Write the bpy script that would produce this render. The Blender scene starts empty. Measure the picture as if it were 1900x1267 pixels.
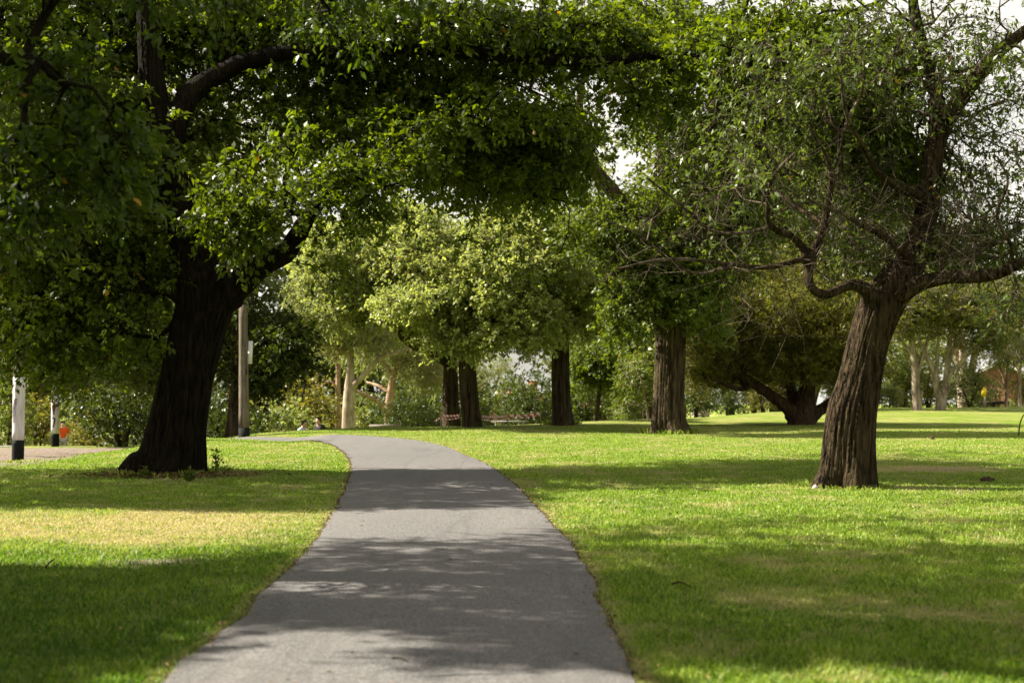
import bpy, math, random
import numpy as np
from mathutils import Vector

random.seed(7)
rng = np.random.default_rng(11)
scene = bpy.context.scene
COL = scene.collection
R = math.radians

# ------------------------------------------------------------------ camera
FPX, CX, HY, CAMZ = 1900 * 50 / 36, 950.0, 745.0, 1.6     # focal length and horizon measured on the photograph
cam_d = bpy.data.cameras.new("camera"); cam = bpy.data.objects.new("camera", cam_d); COL.objects.link(cam)
cam_d.lens = 50; cam_d.sensor_width = 36; cam_d.clip_end = 4000; cam_d.clip_start = 0.1
cam.location = (0, 0, CAMZ); cam.rotation_euler = (R(90), 0, 0)
cam_d.shift_y = (HY - 633.5) / 1900
cam_d.dof.use_dof = True; cam_d.dof.focus_distance = 24; cam_d.dof.aperture_fstop = 2.0
scene.camera = cam

# ------------------------------------------------------------------ sun, sky, exposure
EL, AZ = R(42), R(12)                                       # sun from the left, a little ahead of the camera
S = np.array([-math.cos(EL) * math.cos(AZ), math.cos(EL) * math.sin(AZ), math.sin(EL)])
sun_d = bpy.data.lights.new("sun", 'SUN'); sun = bpy.data.objects.new("sun", sun_d); COL.objects.link(sun)
sun_d.energy = 5.0; sun_d.angle = R(0.5); sun_d.color = (1.0, 0.925, 0.80)
sun.rotation_euler = Vector(S).to_track_quat('Z', 'Y').to_euler(); sun.location = (-30, 10, 40)
world = bpy.data.worlds.new("World"); scene.world = world; world.use_nodes = True
wn, wl = world.node_tree.nodes, world.node_tree.links
sky = wn.new('ShaderNodeTexSky'); sky.sky_type = 'NISHITA'; sky.sun_disc = False
sky.sun_elevation = EL; sky.sun_rotation = math.atan2(S[0], S[1]); sky.dust_density = 4.0; sky.air_density = 1.0
tc = wn.new('ShaderNodeTexCoord'); cn = wn.new('ShaderNodeTexNoise'); cn.inputs['Scale'].default_value = 2.2
cn.inputs['Detail'].default_value = 6; cn.inputs['Roughness'].default_value = .6
mp = wn.new('ShaderNodeMapping'); mp.inputs['Scale'].default_value = (1, 1, 2.5)
wl.new(tc.outputs['Generated'], mp.inputs['Vector']); wl.new(mp.outputs[0], cn.inputs['Vector'])
cr = wn.new('ShaderNodeValToRGB'); cr.color_ramp.elements[0].position = .28; cr.color_ramp.elements[1].position = .52
wl.new(cn.outputs['Fac'], cr.inputs['Fac'])
mx = wn.new('ShaderNodeMixRGB'); wl.new(cr.outputs['Color'], mx.inputs['Fac'])
wl.new(sky.outputs['Color'], mx.inputs['Color1']); mx.inputs['Color2'].default_value = (6.4, 6.1, 5.5, 1)   # bright cloud
bg = wn['Background']; wl.new(mx.outputs['Color'], bg.inputs['Color']); bg.inputs['Strength'].default_value = .050
vs = scene.view_settings
vs.view_transform = 'Standard'; vs.look = 'None'; vs.gamma = 1; vs.exposure = 1.85
cy = scene.cycles
cy.max_bounces = 7; cy.diffuse_bounces = 3; cy.glossy_bounces = 2; cy.transmission_bounces = 4; cy.transparent_max_bounces = 6
cy.use_denoising = True
cy.caustics_reflective = False; cy.caustics_refractive = False

# ------------------------------------------------------------------ helpers
def unp(px, py, D):
    """A point at depth D metres on the ray the photograph's pixel looks along."""
    return np.array([(px - CX) / FPX * D, D, CAMZ + (HY - py) / FPX * D])

def sm(e0, e1, v):
    t = np.clip((v - e0) / (e1 - e0), 0, 1); return t * t * (3 - 2 * t)

def _h(i, j, k, s):
    n = (i * 374761393 + j * 668265263 + k * 2147483647 + (s * 144269504 & 0xffffffff)) & 0xffffffff
    n = ((n ^ (n >> 13)) * 1274126177) & 0xffffffff
    n = ((n ^ (n >> 16)) * 2246822519) & 0xffffffff
    return ((n ^ (n >> 15)) & 0xffff) / 65535.0

def noise3(p, s=0):
    p = np.asarray(p, float); i = np.floor(p).astype(np.int64); f = p - i; f = f * f * (3 - 2 * f)
    o = 0
    for dx in (0, 1):
        for dy in (0, 1):
            for dz in (0, 1):
                w = (f[..., 0] if dx else 1 - f[..., 0]) * (f[..., 1] if dy else 1 - f[..., 1]) * (f[..., 2] if dz else 1 - f[..., 2])
                o = o + w * _h(i[..., 0] + dx, i[..., 1] + dy, i[..., 2] + dz, s)
    return o

def noise2(x, y, sc, s=0):
    x = np.asarray(x, float); y = np.asarray(y, float)
    p = np.stack([x * sc, y * sc, np.zeros_like(x) + .37], -1)
    return (noise3(p, s) + .5 * noise3(p * 2.1 + 7, s + 1) + .25 * noise3(p * 4.3 + 3, s + 2)) / 1.75

# terrain: a gentle rise to a crest, then falling away behind it; low on the far left
def crest(x):
    return np.interp(x, [-40, -20, -12, -8, -5, 0, 4, 8, 12, 20, 40], [30, 31, 33, 37.5, 41.5, 44, 49, 53, 61, 70, 76])

PATH_C = np.array([(-3.9, 35.6), (-4.6, 36.7), (-5.5, 37.9), (-6.9, 39.0), (-9, 40.3), (-12, 42)])
def dist_poly(x, y, P):
    d = np.full(np.shape(x), 1e9)
    for a, b in zip(P[:-1], P[1:]):
        ab = b - a; t = np.clip(((x - a[0]) * ab[0] + (y - a[1]) * ab[1]) / (ab @ ab), 0, 1)
        d = np.minimum(d, np.hypot(x - a[0] - t * ab[0], y - a[1] - t * ab[1]))
    return d

def G(x, y):
    x = np.asarray(x, float); y = np.asarray(y, float)
    x, y = np.broadcast_arrays(x, y)
    z = .018 * np.clip(y, -60, 90)
    d = np.clip(y - crest(x), 0, None); k = np.interp(x, [-8, 2], [.0055, .003]); L = 9
    z = z - np.where(d < L, k * d * d, k * L * L + 2 * k * L * (d - L))
    wl = sm(-7.6, -12.4, x) * sm(23, 35, y)                 # the flat verge and road on the left, below the lawn
    z = z * (1 - wl) + wl * (.02 - 1.15 * sm(50.5, 60, y))
    z = z - .17 * sm(-4.6, -6.2, x) * np.exp(-(dist_poly(x, y, PATH_C) / 1.5) ** 2)
    lo = -1.9
    z = lo + np.logaddexp(0, (z - lo) * 3) / 3
    return z + .03 * (noise2(x, y, .35, 5) - .5) * sm(8, 20, np.hypot(x, y))

def on_ground(px, py):
    Ds = np.arange(5, 110, .05)
    X = (px - CX) / FPX * Ds; Z = CAMZ + (HY - py) / FPX * Ds
    k = np.nonzero(Z <= G(X, Ds))[0]
    D = Ds[k[0]] if len(k) else 60.
    return np.array([(px - CX) / FPX * D, D, float(G((px - CX) / FPX * D, D))])

# --- data -> objects
def tag(o, label=None, cat=None, group=None, kind=None):
    if label: o["label"] = label
    if cat: o["category"] = cat
    if group: o["group"] = group
    if kind: o["kind"] = kind
    return o

def thing(name, label, cat, loc=(0, 0, 0), group=None, rz=0):
    o = bpy.data.objects.new(name, None); o.empty_display_size = .2; COL.objects.link(o)
    o.location = [float(v) for v in loc]; o.rotation_euler = (0, 0, rz)
    return tag(o, label, cat, group)

def obj(name, V, F, mat, parent=None, smooth=False, attrs=None, local=False):
    """One mesh object. F: list of int arrays (n x k) or lists. World coordinates unless local."""
    V = np.asarray(V, np.float32).reshape(-1, 3)
    if parent is not None and not local:
        V = V - np.array(parent.location, np.float32)
    me = bpy.data.meshes.new(name)
    if not isinstance(F, (list, tuple)): F = [F]
    F = [np.asarray(f, np.int32) for f in F if len(f)]
    loops = np.concatenate([f.ravel() for f in F]); sizes = np.concatenate([np.full(len(f), f.shape[1], np.int32) for f in F])
    starts = np.concatenate([[0], np.cumsum(sizes)[:-1]]).astype(np.int32)
    me.vertices.add(len(V)); me.vertices.foreach_set('co', V.ravel())
    me.loops.add(len(loops)); me.loops.foreach_set('vertex_index', loops)
    me.polygons.add(len(sizes)); me.polygons.foreach_set('loop_start', starts)
    if smooth: me.polygons.foreach_set('use_smooth', np.ones(len(sizes), bool))
    me.update(calc_edges=True)
    for k, a in (attrs or {}).items():
        at = me.attributes.new(k, 'FLOAT', 'POINT'); at.data.foreach_set('value', np.asarray(a, np.float32))
    if mat: me.materials.append(mat)
    o = bpy.data.objects.new(name, me); COL.objects.link(o)
    if parent is not None: o.parent = parent
    return o

class MB:
    """Collects boxes, tubes and lathes into one mesh."""
    def __init__(s): s.V = []; s.F = {3: [], 4: []}; s.n = 0
    def add(s, V, F):
        V = np.asarray(V, float)
        for f in F: s.F.setdefault(len(f), []).append([i + s.n for i in f])
        s.V.append(V); s.n += len(V); return s
    def box(s, c, d, rz=0, tilt=0):
        c = np.array(c, float); h = np.array(d, float) / 2
        v = np.array([(x, y, z) for x in (-1, 1) for y in (-1, 1) for z in (-1, 1)]) * h
        if tilt: v = v @ np.array([[math.cos(tilt), 0, math.sin(tilt)], [0, 1, 0], [-math.sin(tilt), 0, math.cos(tilt)]]).T
        v = v @ np.array([[math.cos(rz), -math.sin(rz), 0], [math.sin(rz), math.cos(rz), 0], [0, 0, 1]]).T
        return s.add(v + c, [(0, 1, 3, 2), (4, 6, 7, 5), (0, 4, 5, 1), (2, 3, 7, 6), (0, 2, 6, 4), (1, 5, 7, 3)])
    def tube(s, P, r, n=10, cap=True):
        V, F = tube_np(np.asarray(P, float), np.asarray(r, float) * np.ones(len(P)), n)
        s.add(V, F.tolist())
        if cap:
            a = len(V) - n
            s.F.setdefault(n, []).append([s.n - len(V) + i for i in range(n - 1, -1, -1)])
            s.F[n].append([s.n - len(V) + a + i for i in range(n)])
        return s
    def build(s, name, mat, parent=None, smooth=False, local=False):
        return obj(name, np.concatenate(s.V), [np.array(f) for f in s.F.values() if f], mat, parent, smooth, local=local)

def tube_np(P, r, n, lobes=None):
    P = np.asarray(P, float); T = np.gradient(P, axis=0); T /= np.linalg.norm(T, axis=1)[:, None] + 1e-9
    up = np.array([1., 0, 0]) if abs(T[0][0]) < .9 else np.array([0, 1., 0])
    rings = []; a = np.linspace(0, 2 * np.pi, n, endpoint=False)
    for i in range(len(P)):
        u = up - T[i] * (up @ T[i]); u /= np.linalg.norm(u); up = u; w = np.cross(T[i], u)
        rr = r[i] * np.ones(n)
        if lobes is not None: rr = rr * lobes(i, a)
        rings.append(P[i] + (np.cos(a) * rr)[:, None] * u + (np.sin(a) * rr)[:, None] * w)
    V = np.concatenate(rings); m = len(P)
    i = np.arange(m - 1)[:, None] * n; j = np.arange(n)[None]; k = (j + 1) % n
    F = np.stack([i + j, i + k, i + n + k, i + n + j], -1).reshape(-1, 4)
    return V, F

def spline(P, per=6):
    P = np.asarray(P, float); Q = np.vstack([2 * P[0] - P[1], P, 2 * P[-1] - P[-2]]); out = []
    for i in range(1, len(Q) - 2):
        for t in np.linspace(0, 1, per, endpoint=False):
            a, b, c, d = Q[i - 1:i + 3]
            out.append(.5 * (2 * b + (c - a) * t + (2 * a - 5 * b + 4 * c - d) * t * t + (3 * b - a - 3 * c + d) * t ** 3))
    out.append(P[-1]); return np.array(out)

def dup(root, loc, rz=0, sc=1, label=None, cat=None, group=None):
    r = root.copy(); COL.objects.link(r); r.location = loc; r.rotation_euler = (0, 0, rz); r.scale = (sc, sc, sc)
    if label: r['label'] = label
    if group: r['group'] = group
    for ch in list(root.children):
        c = ch.copy(); COL.objects.link(c); c.parent = r
        for g in list(ch.children):
            d = g.copy(); COL.objects.link(d); d.parent = c
    return r

# ------------------------------------------------------------------ materials
class NT:
    def __init__(s, name):
        s.m = bpy.data.materials.new(name); s.m.use_nodes = True
        s.n, s.l = s.m.node_tree.nodes, s.m.node_tree.links
        s.b = s.n['Principled BSDF']; s.out = s.n['Material Output']
    def new(s, t, **k):
        nd = s.n.new(t)
        for a, v in k.items():
            if hasattr(nd, a): setattr(nd, a, v)
            else: nd.inputs[a.replace('_', ' ')].default_value = v
        return nd
    def link(s, a, b): s.l.new(a, b)
    def noise(s, scale, detail=4, rough=.6, vec=None, stretch=None):
        n = s.new('ShaderNodeTexNoise'); n.inputs['Scale'].default_value = scale
        n.inputs['Detail'].default_value = detail; n.inputs['Roughness'].default_value = rough
        if vec is None: vec = s.new('ShaderNodeTexCoord').outputs['Object']
        if stretch:
            m = s.new('ShaderNodeMapping'); m.inputs['Scale'].default_value = stretch; s.link(vec, m.inputs[0]); vec = m.outputs[0]
        s.link(vec, n.inputs['Vector']); return n.outputs['Fac']
    def ramp(s, fac, stops):
        r = s.new('ShaderNodeValToRGB'); e = r.color_ramp.elements
        while len(e) < len(stops): e.new(.5)
        for el, (p, c) in zip(e, stops): el.position = p; el.color = (*c, 1) if len(c) == 3 else c
        s.link(fac, r.inputs[0]); return r.outputs[0]
    def mix(s, fac, a, b, mode='MIX'):
        m = s.new('ShaderNodeMixRGB'); m.blend_type = mode
        for v, i in ((fac, 0), (a, 1), (b, 2)):
            if isinstance(v, (int, float)): m.inputs[i].default_value = v
            elif isinstance(v, tuple): m.inputs[i].default_value = (*v, 1)
            else: s.link(v, m.inputs[i])
        return m.outputs[0]
    def attr(s, name): return s.new('ShaderNodeAttribute', attribute_name=name).outputs['Fac']
    def bump(s, h, strength=.5, dist=.02):
        b = s.new('ShaderNodeBump'); b.inputs['Strength'].default_value = strength; b.inputs['Distance'].default_value = dist
        s.link(h, b.inputs['Height']); s.link(b.outputs[0], s.b.inputs['Normal']); return b.outputs[0]
    def base(s, c):
        if isinstance(c, tuple): s.b.inputs['Base Color'].default_value = (*c, 1)
        else: s.link(c, s.b.inputs['Base Color'])
    def set(s, rough=.8, spec=.3):
        s.b.inputs['Roughness'].default_value = rough; s.b.inputs['Specular IOR Level'].default_value = spec; return s.m

def leaf_mat(name, a, b, tr=.42, tint=(1.55, 1.45, .32), odd=(.32, .17, .02), oddp=.985, rough=.45, spec=.3):
    t = NT(name); v = t.attr('var')
    c = t.ramp(v, [(0, a), (oddp - .02, b), (oddp, odd if oddp < 1 else b), (1, odd if oddp < 1 else b)])
    big = t.ramp(t.noise(.9, 2), [(.3, (.75, .75, .75)), (.7, (1.2, 1.2, 1.1))])
    c = t.mix(1, c, big, 'MULTIPLY'); t.base(c); t.set(rough, spec)
    tl = t.new('ShaderNodeBsdfTranslucent'); t.link(t.mix(1, c, tint, 'MULTIPLY'), tl.inputs['Color'])
    ms = t.new('ShaderNodeMixShader'); ms.inputs[0].default_value = tr
    t.link(t.b.outputs[0], ms.inputs[1]); t.link(tl.outputs[0], ms.inputs[2]); t.link(ms.outputs[0], t.out.inputs['Surface'])
    return t.m

def bark_mat(name, dark, light, stretch=(1, 1, .14), scale=14, bump=.9, moss=None, dist=.03):
    t = NT(name)
    n1 = t.noise(scale, 6, .7, stretch=stretch); n2 = t.noise(2.2, 3)
    c = t.ramp(n1, [(.40, dark), (.60, light)])
    c = t.mix(t.ramp(n2, [(.45, (0, 0, 0)), (.7, (.5, .5, .5))]), c, tuple(.6 * v for v in dark))
    if moss: c = t.mix(t.ramp(t.noise(1.3, 4), [(.52, (0, 0, 0)), (.72, (.6, .6, .6))]), c, moss)
    vo = t.new('ShaderNodeTexVoronoi', feature='DISTANCE_TO_EDGE'); vo.inputs['Scale'].default_value = scale * .95
    mpv = t.new('ShaderNodeMapping'); mpv.inputs['Scale'].default_value = (1, 1, max(stretch[2] * 2.6, .12)); t.link(t.new('ShaderNodeTexCoord').outputs['Object'], mpv.inputs[0]); t.link(mpv.outputs[0], vo.inputs['Vector'])
    hh = t.mix(.45, n1, t.ramp(vo.outputs['Distance'], [(0, (0, 0, 0)), (.16, (1, 1, 1))]))
    c = t.mix(t.ramp(t.noise(.9, 5, .7), [(.55, (0, 0, 0)), (.68, (.35, .35, .35))]), c, tuple(1.3 * v + .002 for v in light))
    t.base(c); t.bump(hh, bump, dist); return t.set(.95, .06)

def plain(name, c, rough=.7, spec=.3, var=.25, scale=6, bump=0, stretch=None):
    t = NT(name); n = t.noise(scale, 5, stretch=stretch)
    t.base(t.mix(t.ramp(n, [(.35, (0, 0, 0)), (.7, (1, 1, 1))]), tuple(v * (1 - var) for v in c), tuple(min(1, v * (1 + var * .6)) for v in c)))
    if bump: t.bump(n, bump, .01)
    return t.set(rough, spec)

# ------------------------------------------------------------------ ground cover fields (what grows where)
def dry_field(x, y):
    """1 where the lawn is straw-dry."""
    n = noise2(x, y, .8, 21); n2 = noise2(x, y, 3.2, 31)
    left = sm(12.6, 14.3, y + (n - .5) * 3.2) * (1 - sm(15.6, 18.4, y + (n - .5) * 3.2)) * sm(-.9, -3.6, x) * (.52 + .5 * sm(.3, .6, n2))
    band = sm(.43, .68, n * .3 + n2 * .7) * .55
    p1 = np.exp(-(((x - 7.2) / 1.1) ** 2 + ((y - 24.5) / .8) ** 2)) * .8
    p2 = np.exp(-(((x - 1.75) / .45) ** 2 + ((y - 10.2) / .4) ** 2)) * .7 + np.exp(-(((x - 3.0) / .6) ** 2 + ((y - 9.6) / .3) ** 2)) * .7
    far = sm(26, 42, y) * .34 * sm(.38, .6, n)
    return np.clip(np.maximum.reduce([left, band, far]) + 1.3 * p1 + p2, 0, 1)

def bare_field(x, y):
    """1 where earth shows."""
    n = noise2(x, y, 1.3, 41)
    b = sm(-8.6, -9.8, x + (n - .5) * 1.6 + .10 * (y - 30)) * sm(23.5, 27.5, y + (n - .5) * 3) * (1 - sm(47, 50, y)) * sm(.36, .5, noise2(x * .5, y, 1.0, 44) + .14)
    b = np.maximum(b, np.exp(-(((x + 3.05) / .8) ** 2 + ((y - 12.25) / .22) ** 2)) * .9 * sm(.3, .5, n))
    b = np.maximum(b, np.exp(-(((x - 7.6) / .8) ** 2 + ((y - 24.3) / .4) ** 2)) * .6)
    b = np.maximum(b, np.exp(-(((x + 5.6) / 1.3) ** 2 + ((y - 22.7) / .7) ** 2)) * 1.1 * sm(.3, .5, n))
    return np.clip(b, 0, 1)

def axis(lo, hi, step, far, grow=1.35):
    a = list(np.arange(lo, hi + 1e-6, step)); s = step
    while a[-1] < far: s *= grow; a.append(a[-1] + s)
    s = step
    while a[0] > -far: s *= grow; a.insert(0, a[0] - s)
    return np.array(a)
gx = axis(-24, 22, .25, 1500); gy = axis(2, 74, .25, 1800)
gX, gY = np.meshgrid(gx, gy); gZ = G(gX, gY)
nx, ny = len(gx), len(gy)
ii = (np.arange(ny - 1)[:, None] * nx + np.arange(nx - 1)[None]).ravel()
gF = np.stack([ii, ii + 1, ii + nx + 1, ii + nx], -1)

GREEN_LO, GREEN_HI, STRAW, EARTH = (.062, .128, .006), (.195, .285, .022), (.34, .285, .120), (.20, .145, .105)
t = NT("lawn")
gcol = t.ramp(t.noise(3.2, 5, .62), [(.3, GREEN_LO), (.72, GREEN_HI)])
gcol = t.mix(t.ramp(t.noise(38, 3, .7), [(.3, (0, 0, 0)), (.75, (.75, .75, .75))]), gcol, (.17, .195, .035))
fine = t.noise(22, 4, .7)
dm = t.new('ShaderNodeMath', operation='MULTIPLY_ADD'); t.link(t.attr('dry'), dm.inputs[0]); dm.inputs[1].default_value = 1.5
fm = t.new('ShaderNodeMath', operation='MULTIPLY_ADD'); t.link(fine, fm.inputs[0]); fm.inputs[1].default_value = .9; fm.inputs[2].default_value = -.62
t.link(fm.outputs[0], dm.inputs[2]); dm.use_clamp = True
gcol = t.mix(dm.outputs[0], gcol, STRAW)
bm_ = t.new('ShaderNodeMath', operation='MULTIPLY_ADD'); t.link(t.attr('bare'), bm_.inputs[0]); bm_.inputs[1].default_value = 1.7
t.link(fm.outputs[0], bm_.inputs[2]); bm_.use_clamp = True
earth = t.ramp(t.noise(12, 5, .7), [(.3, tuple(.6 * v for v in EARTH)), (.7, (.33, .27, .22))])
gcol = t.mix(bm_.outputs[0], gcol, earth)
t.base(gcol); t.bump(t.noise(55, 4, .75), 1.0, .05); lawn_m = t.set(.9, .1)
fx, fy = gX.ravel(), gY.ravel()
tag(obj("lawn", np.stack([fx, fy, gZ.ravel()], -1), gF, lawn_m, smooth=True,
        attrs={'dry': dry_field(fx, fy), 'bare': bare_field(fx, fy)}), kind='structure')

# ------------------------------------------------------------------ path
L_PX = [(305, 1264), (366, 1214), (416, 1175), (450, 1151), (484, 1106), (524, 1072), (563, 1033), (592, 1001), (610, 968), (627, 940), (641, 910), (651, 881), (652, 862), (645, 848), (634, 836), (613, 825), (585, 818.5)]
R_PX = [(1175, 1264), (1171, 1253), (1155, 1219), (1145, 1184), (1125, 1161), (1108, 1114), (1096, 1074), (1075, 1042), (1058, 1007), (1027, 980), (1000, 948), (968, 915), (936, 885), (900, 862), (858, 844), (825, 829), (782, 819.5)]
Lw = [on_ground(*p)[:2] for p in L_PX]; Rw = [on_ground(*p)[:2] for p in R_PX]
def extend_near(P, i):                                       # carry the edge back past the camera
    d = P[0] - P[i]; return [P[0] + d / np.linalg.norm(d) * k for k in (9, 6, 3)] + P
Lw = extend_near(Lw, 4); Rw = extend_near(Rw, 4)
Lw += [np.array(p) for p in ((-5.35, 36.3), (-6.2, 37.2), (-7.6, 38.2), (-9.6, 39.3), (-13, 41))]
Rw += [np.array(p) for p in ((-2.75, 36.0), (-3.4, 37.1), (-4.5, 38.3), (-6.0, 39.3), (-8.3, 41), (-12, 43.4))]
def resample(P, n):
    P = spline(np.array(P), 8); d = np.r_[0, np.cumsum(np.linalg.norm(np.diff(P, axis=0), axis=1))]
    u = np.linspace(0, d[-1], n); return np.stack([np.interp(u, d, P[:, 0]), np.interp(u, d, P[:, 1])], -1)
NL = 700
Le, Re = resample(Lw, NL), resample(Rw, NL)
wv = np.arange(NL) * .13
Le = Le + np.stack([(noise2(wv, wv * 0, 1.6, 61) - .5) * .10, 0 * wv], -1); Re = Re + np.stack([(noise2(wv, wv * 0, 1.6, 62) - .5) * .10, 0 * wv], -1)

def strip(name, A, B, lift, mat, nu=12, crown=0., kind='structure'):
    u = np.linspace(0, 1, nu)[None, :, None]
    P = A[:, None] * (1 - u) + B[:, None] * u
    z = G(P[..., 0], P[..., 1]) + lift + crown * (4 * u[..., 0] * (1 - u[..., 0]))
    V = np.concatenate([P, z[..., None]], -1).reshape(-1, 3); n = len(A)
    k = (np.arange(n - 1)[:, None] * nu + np.arange(nu - 1)[None]).ravel()
    return tag(obj(name, V, np.stack([k, k + 1, k + nu + 1, k + nu], -1), mat, smooth=True), kind=kind)

t = NT("asphalt")
vor = t.new('ShaderNodeTexVoronoi'); vor.inputs['Scale'].default_value = 95
t.link(t.new('ShaderNodeTexCoord').outputs['Object'], vor.inputs['Vector'])
ag = t.ramp(vor.outputs['Color'], [(.1, (.045, .044, .043)), (.55, (.110, .105, .099)), (.95, (.215, .208, .198))])
ag = t.mix(t.ramp(t.noise(1.1, 5, .65), [(.35, (.0, .0, .0)), (.7, (.5, .5, .5))]), ag, (.110, .105, .099))
seam = t.noise(.8, 3, .6, stretch=(1, .12, 1)); ag = t.mix(t.ramp(seam, [(.56, (0, 0, 0)), (.60, (.32, .32, .32)), (.64, (0, 0, 0))]), ag, (.055, .052, .050))
stain = t.noise(.55, 6, .72); ag = t.mix(t.ramp(stain, [(.55, (0, 0, 0)), (.75, (.45, .45, .45))]), ag, (.075, .070, .062))
ck = t.new('ShaderNodeTexVoronoi', feature='DISTANCE_TO_EDGE'); ck.inputs['Scale'].default_value = .42
wp = t.new('ShaderNodeVectorMath', operation='MULTIPLY_ADD'); nz = t.new('ShaderNodeTexNoise'); nz.inputs['Scale'].default_value = 2.2; nz.inputs['Detail'].default_value = 6
oc = t.new('ShaderNodeTexCoord').outputs['Object']; t.link(oc, nz.inputs['Vector']); t.link(nz.outputs['Color'], wp.inputs[0]); wp.inputs[1].default_value = (.9, .9, 0); t.link(oc, wp.inputs[2]); t.link(wp.outputs[0], ck.inputs['Vector'])
ag = t.mix(t.ramp(ck.outputs['Distance'], [(.0, (.30, .30, .30)), (.006, (0, 0, 0))]), ag, (.03, .028, .026))
ag = t.mix(1, ag, t.ramp(t.noise(.45, 4, .6, stretch=(1, .35, 1)), [(.3, (.86, .86, .87)), (.7, (1.1, 1.09, 1.08))]), 'MULTIPLY')
t.base(ag); t.bump(vor.outputs['Distance'], .5, .006); asphalt_m = t.set(.88, .25)
strip("path", Le, Re, .018, asphalt_m, 12, .015)
t = NT("edge_soil"); t.base(t.ramp(t.noise(16, 5, .7), [(.3, (.03, .02, .011)), (.55, (.075, .05, .028)), (.75, (.15, .105, .05))]))
t.bump(t.noise(50, 4), .8, .02); soil_m = t.set(.95, .1)
nrm = Re - Le; nrm /= np.linalg.norm(nrm, axis=1)[:, None]
wl_ = .00 + .07 * noise2(wv, wv * 0, 1.1, 63)[:, None]; wr_ = .00 + .07 * noise2(wv, wv * 0, 1.1, 64)[:, None]
strip("path_edge_soil", Le - nrm * wl_, Le + nrm * .05, .009, soil_m, 4)
strip("path_edge_soil", Re - nrm * .05, Re + nrm * wr_, .009, soil_m, 4)

def in_path(x, y, grow=0.):
    """Inside the path outline."""
    A, B = Le - nrm * grow, Re + nrm * grow
    P = np.vstack([A[::6], B[::-6]]); c = np.zeros(np.shape(x), bool); j = len(P) - 1
    for i in range(len(P)):
        xi, yi = P[i]; xj, yj = P[j]
        if yi != yj:
            c ^= ((yi > y) != (yj > y)) & (x < (xj - xi) * (y - yi) / (yj - yi) + xi)
        j = i
    return c

# road past the poles on the left, lower than the lawn
rd_a = np.stack([np.linspace(-70, -17.6, 120), 46 + 3.5 * np.linspace(0, 1, 120) ** 2], -1); rd_b = rd_a + np.array([.6, 6])
strip("road", rd_a, rd_b, .02, plain("worn_road", (.20, .19, .18), .9, .2, .2, 2, .3), 10)

# ------------------------------------------------------------------ grass blades
def blades(n, dlo, dhi, seed, hscale=1., wide=1.3):
    g = np.random.default_rng(seed)
    D = np.exp(g.uniform(math.log(dlo), math.log(dhi), n)); X = g.uniform(-.5, .5, n) * D * .72 * wide
    keep = ~in_path(X, D, -.03); X, D = X[keep], D[keep]
    bare = bare_field(X, D); keep = g.random(len(X)) > bare * .97; X, D, bare = X[keep], D[keep], bare[keep]
    edge = in_path(X, D, .12)
    n = len(X); Z = G(X, D)
    dry = dry_field(X, D); cl = noise2(X, D, 2.2, 71)
    h = (.018 + .036 * g.random(n) ** 1.6) * (.55 + .9 * cl) * (1 - .45 * dry) * hscale * np.interp(D, [8, 20, 40], [1, .8, .65]) * np.where(edge, .6, 1)
    w = .0023 * (1 + D / 10) * (.7 + .6 * g.random(n))
    a = g.uniform(0, 2 * np.pi, n); lean = g.uniform(.1, 1.1, n) * h; b = g.uniform(0, 2 * np.pi, n)
    P = np.stack([X, D, Z], -1); s = np.stack([np.cos(a), np.sin(a), 0 * a], -1) * w[:, None]
    tip = P + np.stack([np.cos(b) * lean, np.sin(b) * lean, h], -1)
    mid = P * .5 + tip * .5 + np.stack([0 * a, 0 * a, h * .14], -1)
    V = np.stack([P - s, P + s, mid + s * .7, tip, mid - s * .7], 1).reshape(-1, 3)
    F = np.arange(n)[:, None] * 5 + np.arange(5)[None]
    var = np.clip(g.random(n) * .75 + (cl - .35) * .6, 0, 1); deep_green = sm(-.3, -2.6, X + 1.2 * (cl - .5)) * (1 - sm(12.2, 13.8, D + 2 * (cl - .5))) + .5 * sm(.5, .68, noise2(X, D, .55, 77)) * (1 - sm(24, 30, D)); var = np.clip(var - .30 * deep_green, 0, 1); dry = np.clip(dry - .5 * deep_green, 0, 1); var = .46 + (var - .46) * np.interp(D, [8, 30], [1, .5])  # darker green, less dry blades on the near left lawn and in patches
    sdry = np.clip(dry * 1.15 + g.normal(0, .22, n) - .04 + .35 * edge, 0, 1)
    return V, F, np.repeat(var, 5), np.repeat(sdry, 5)
t = NT("grass_blade")
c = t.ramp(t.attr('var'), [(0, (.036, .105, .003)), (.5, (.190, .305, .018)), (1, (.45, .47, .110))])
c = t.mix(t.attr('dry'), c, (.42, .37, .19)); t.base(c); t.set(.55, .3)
tl = t.new('ShaderNodeBsdfTranslucent'); t.link(t.mix(1, c, (1.15, 1.2, .6), 'MULTIPLY'), tl.inputs['Color'])
ms = t.new('ShaderNodeMixShader'); ms.inputs[0].default_value = .38
t.link(t.b.outputs[0], ms.inputs[1]); t.link(tl.outputs[0], ms.inputs[2]); t.link(ms.outputs[0], t.out.inputs['Surface'])
grass_m = t.m
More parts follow.
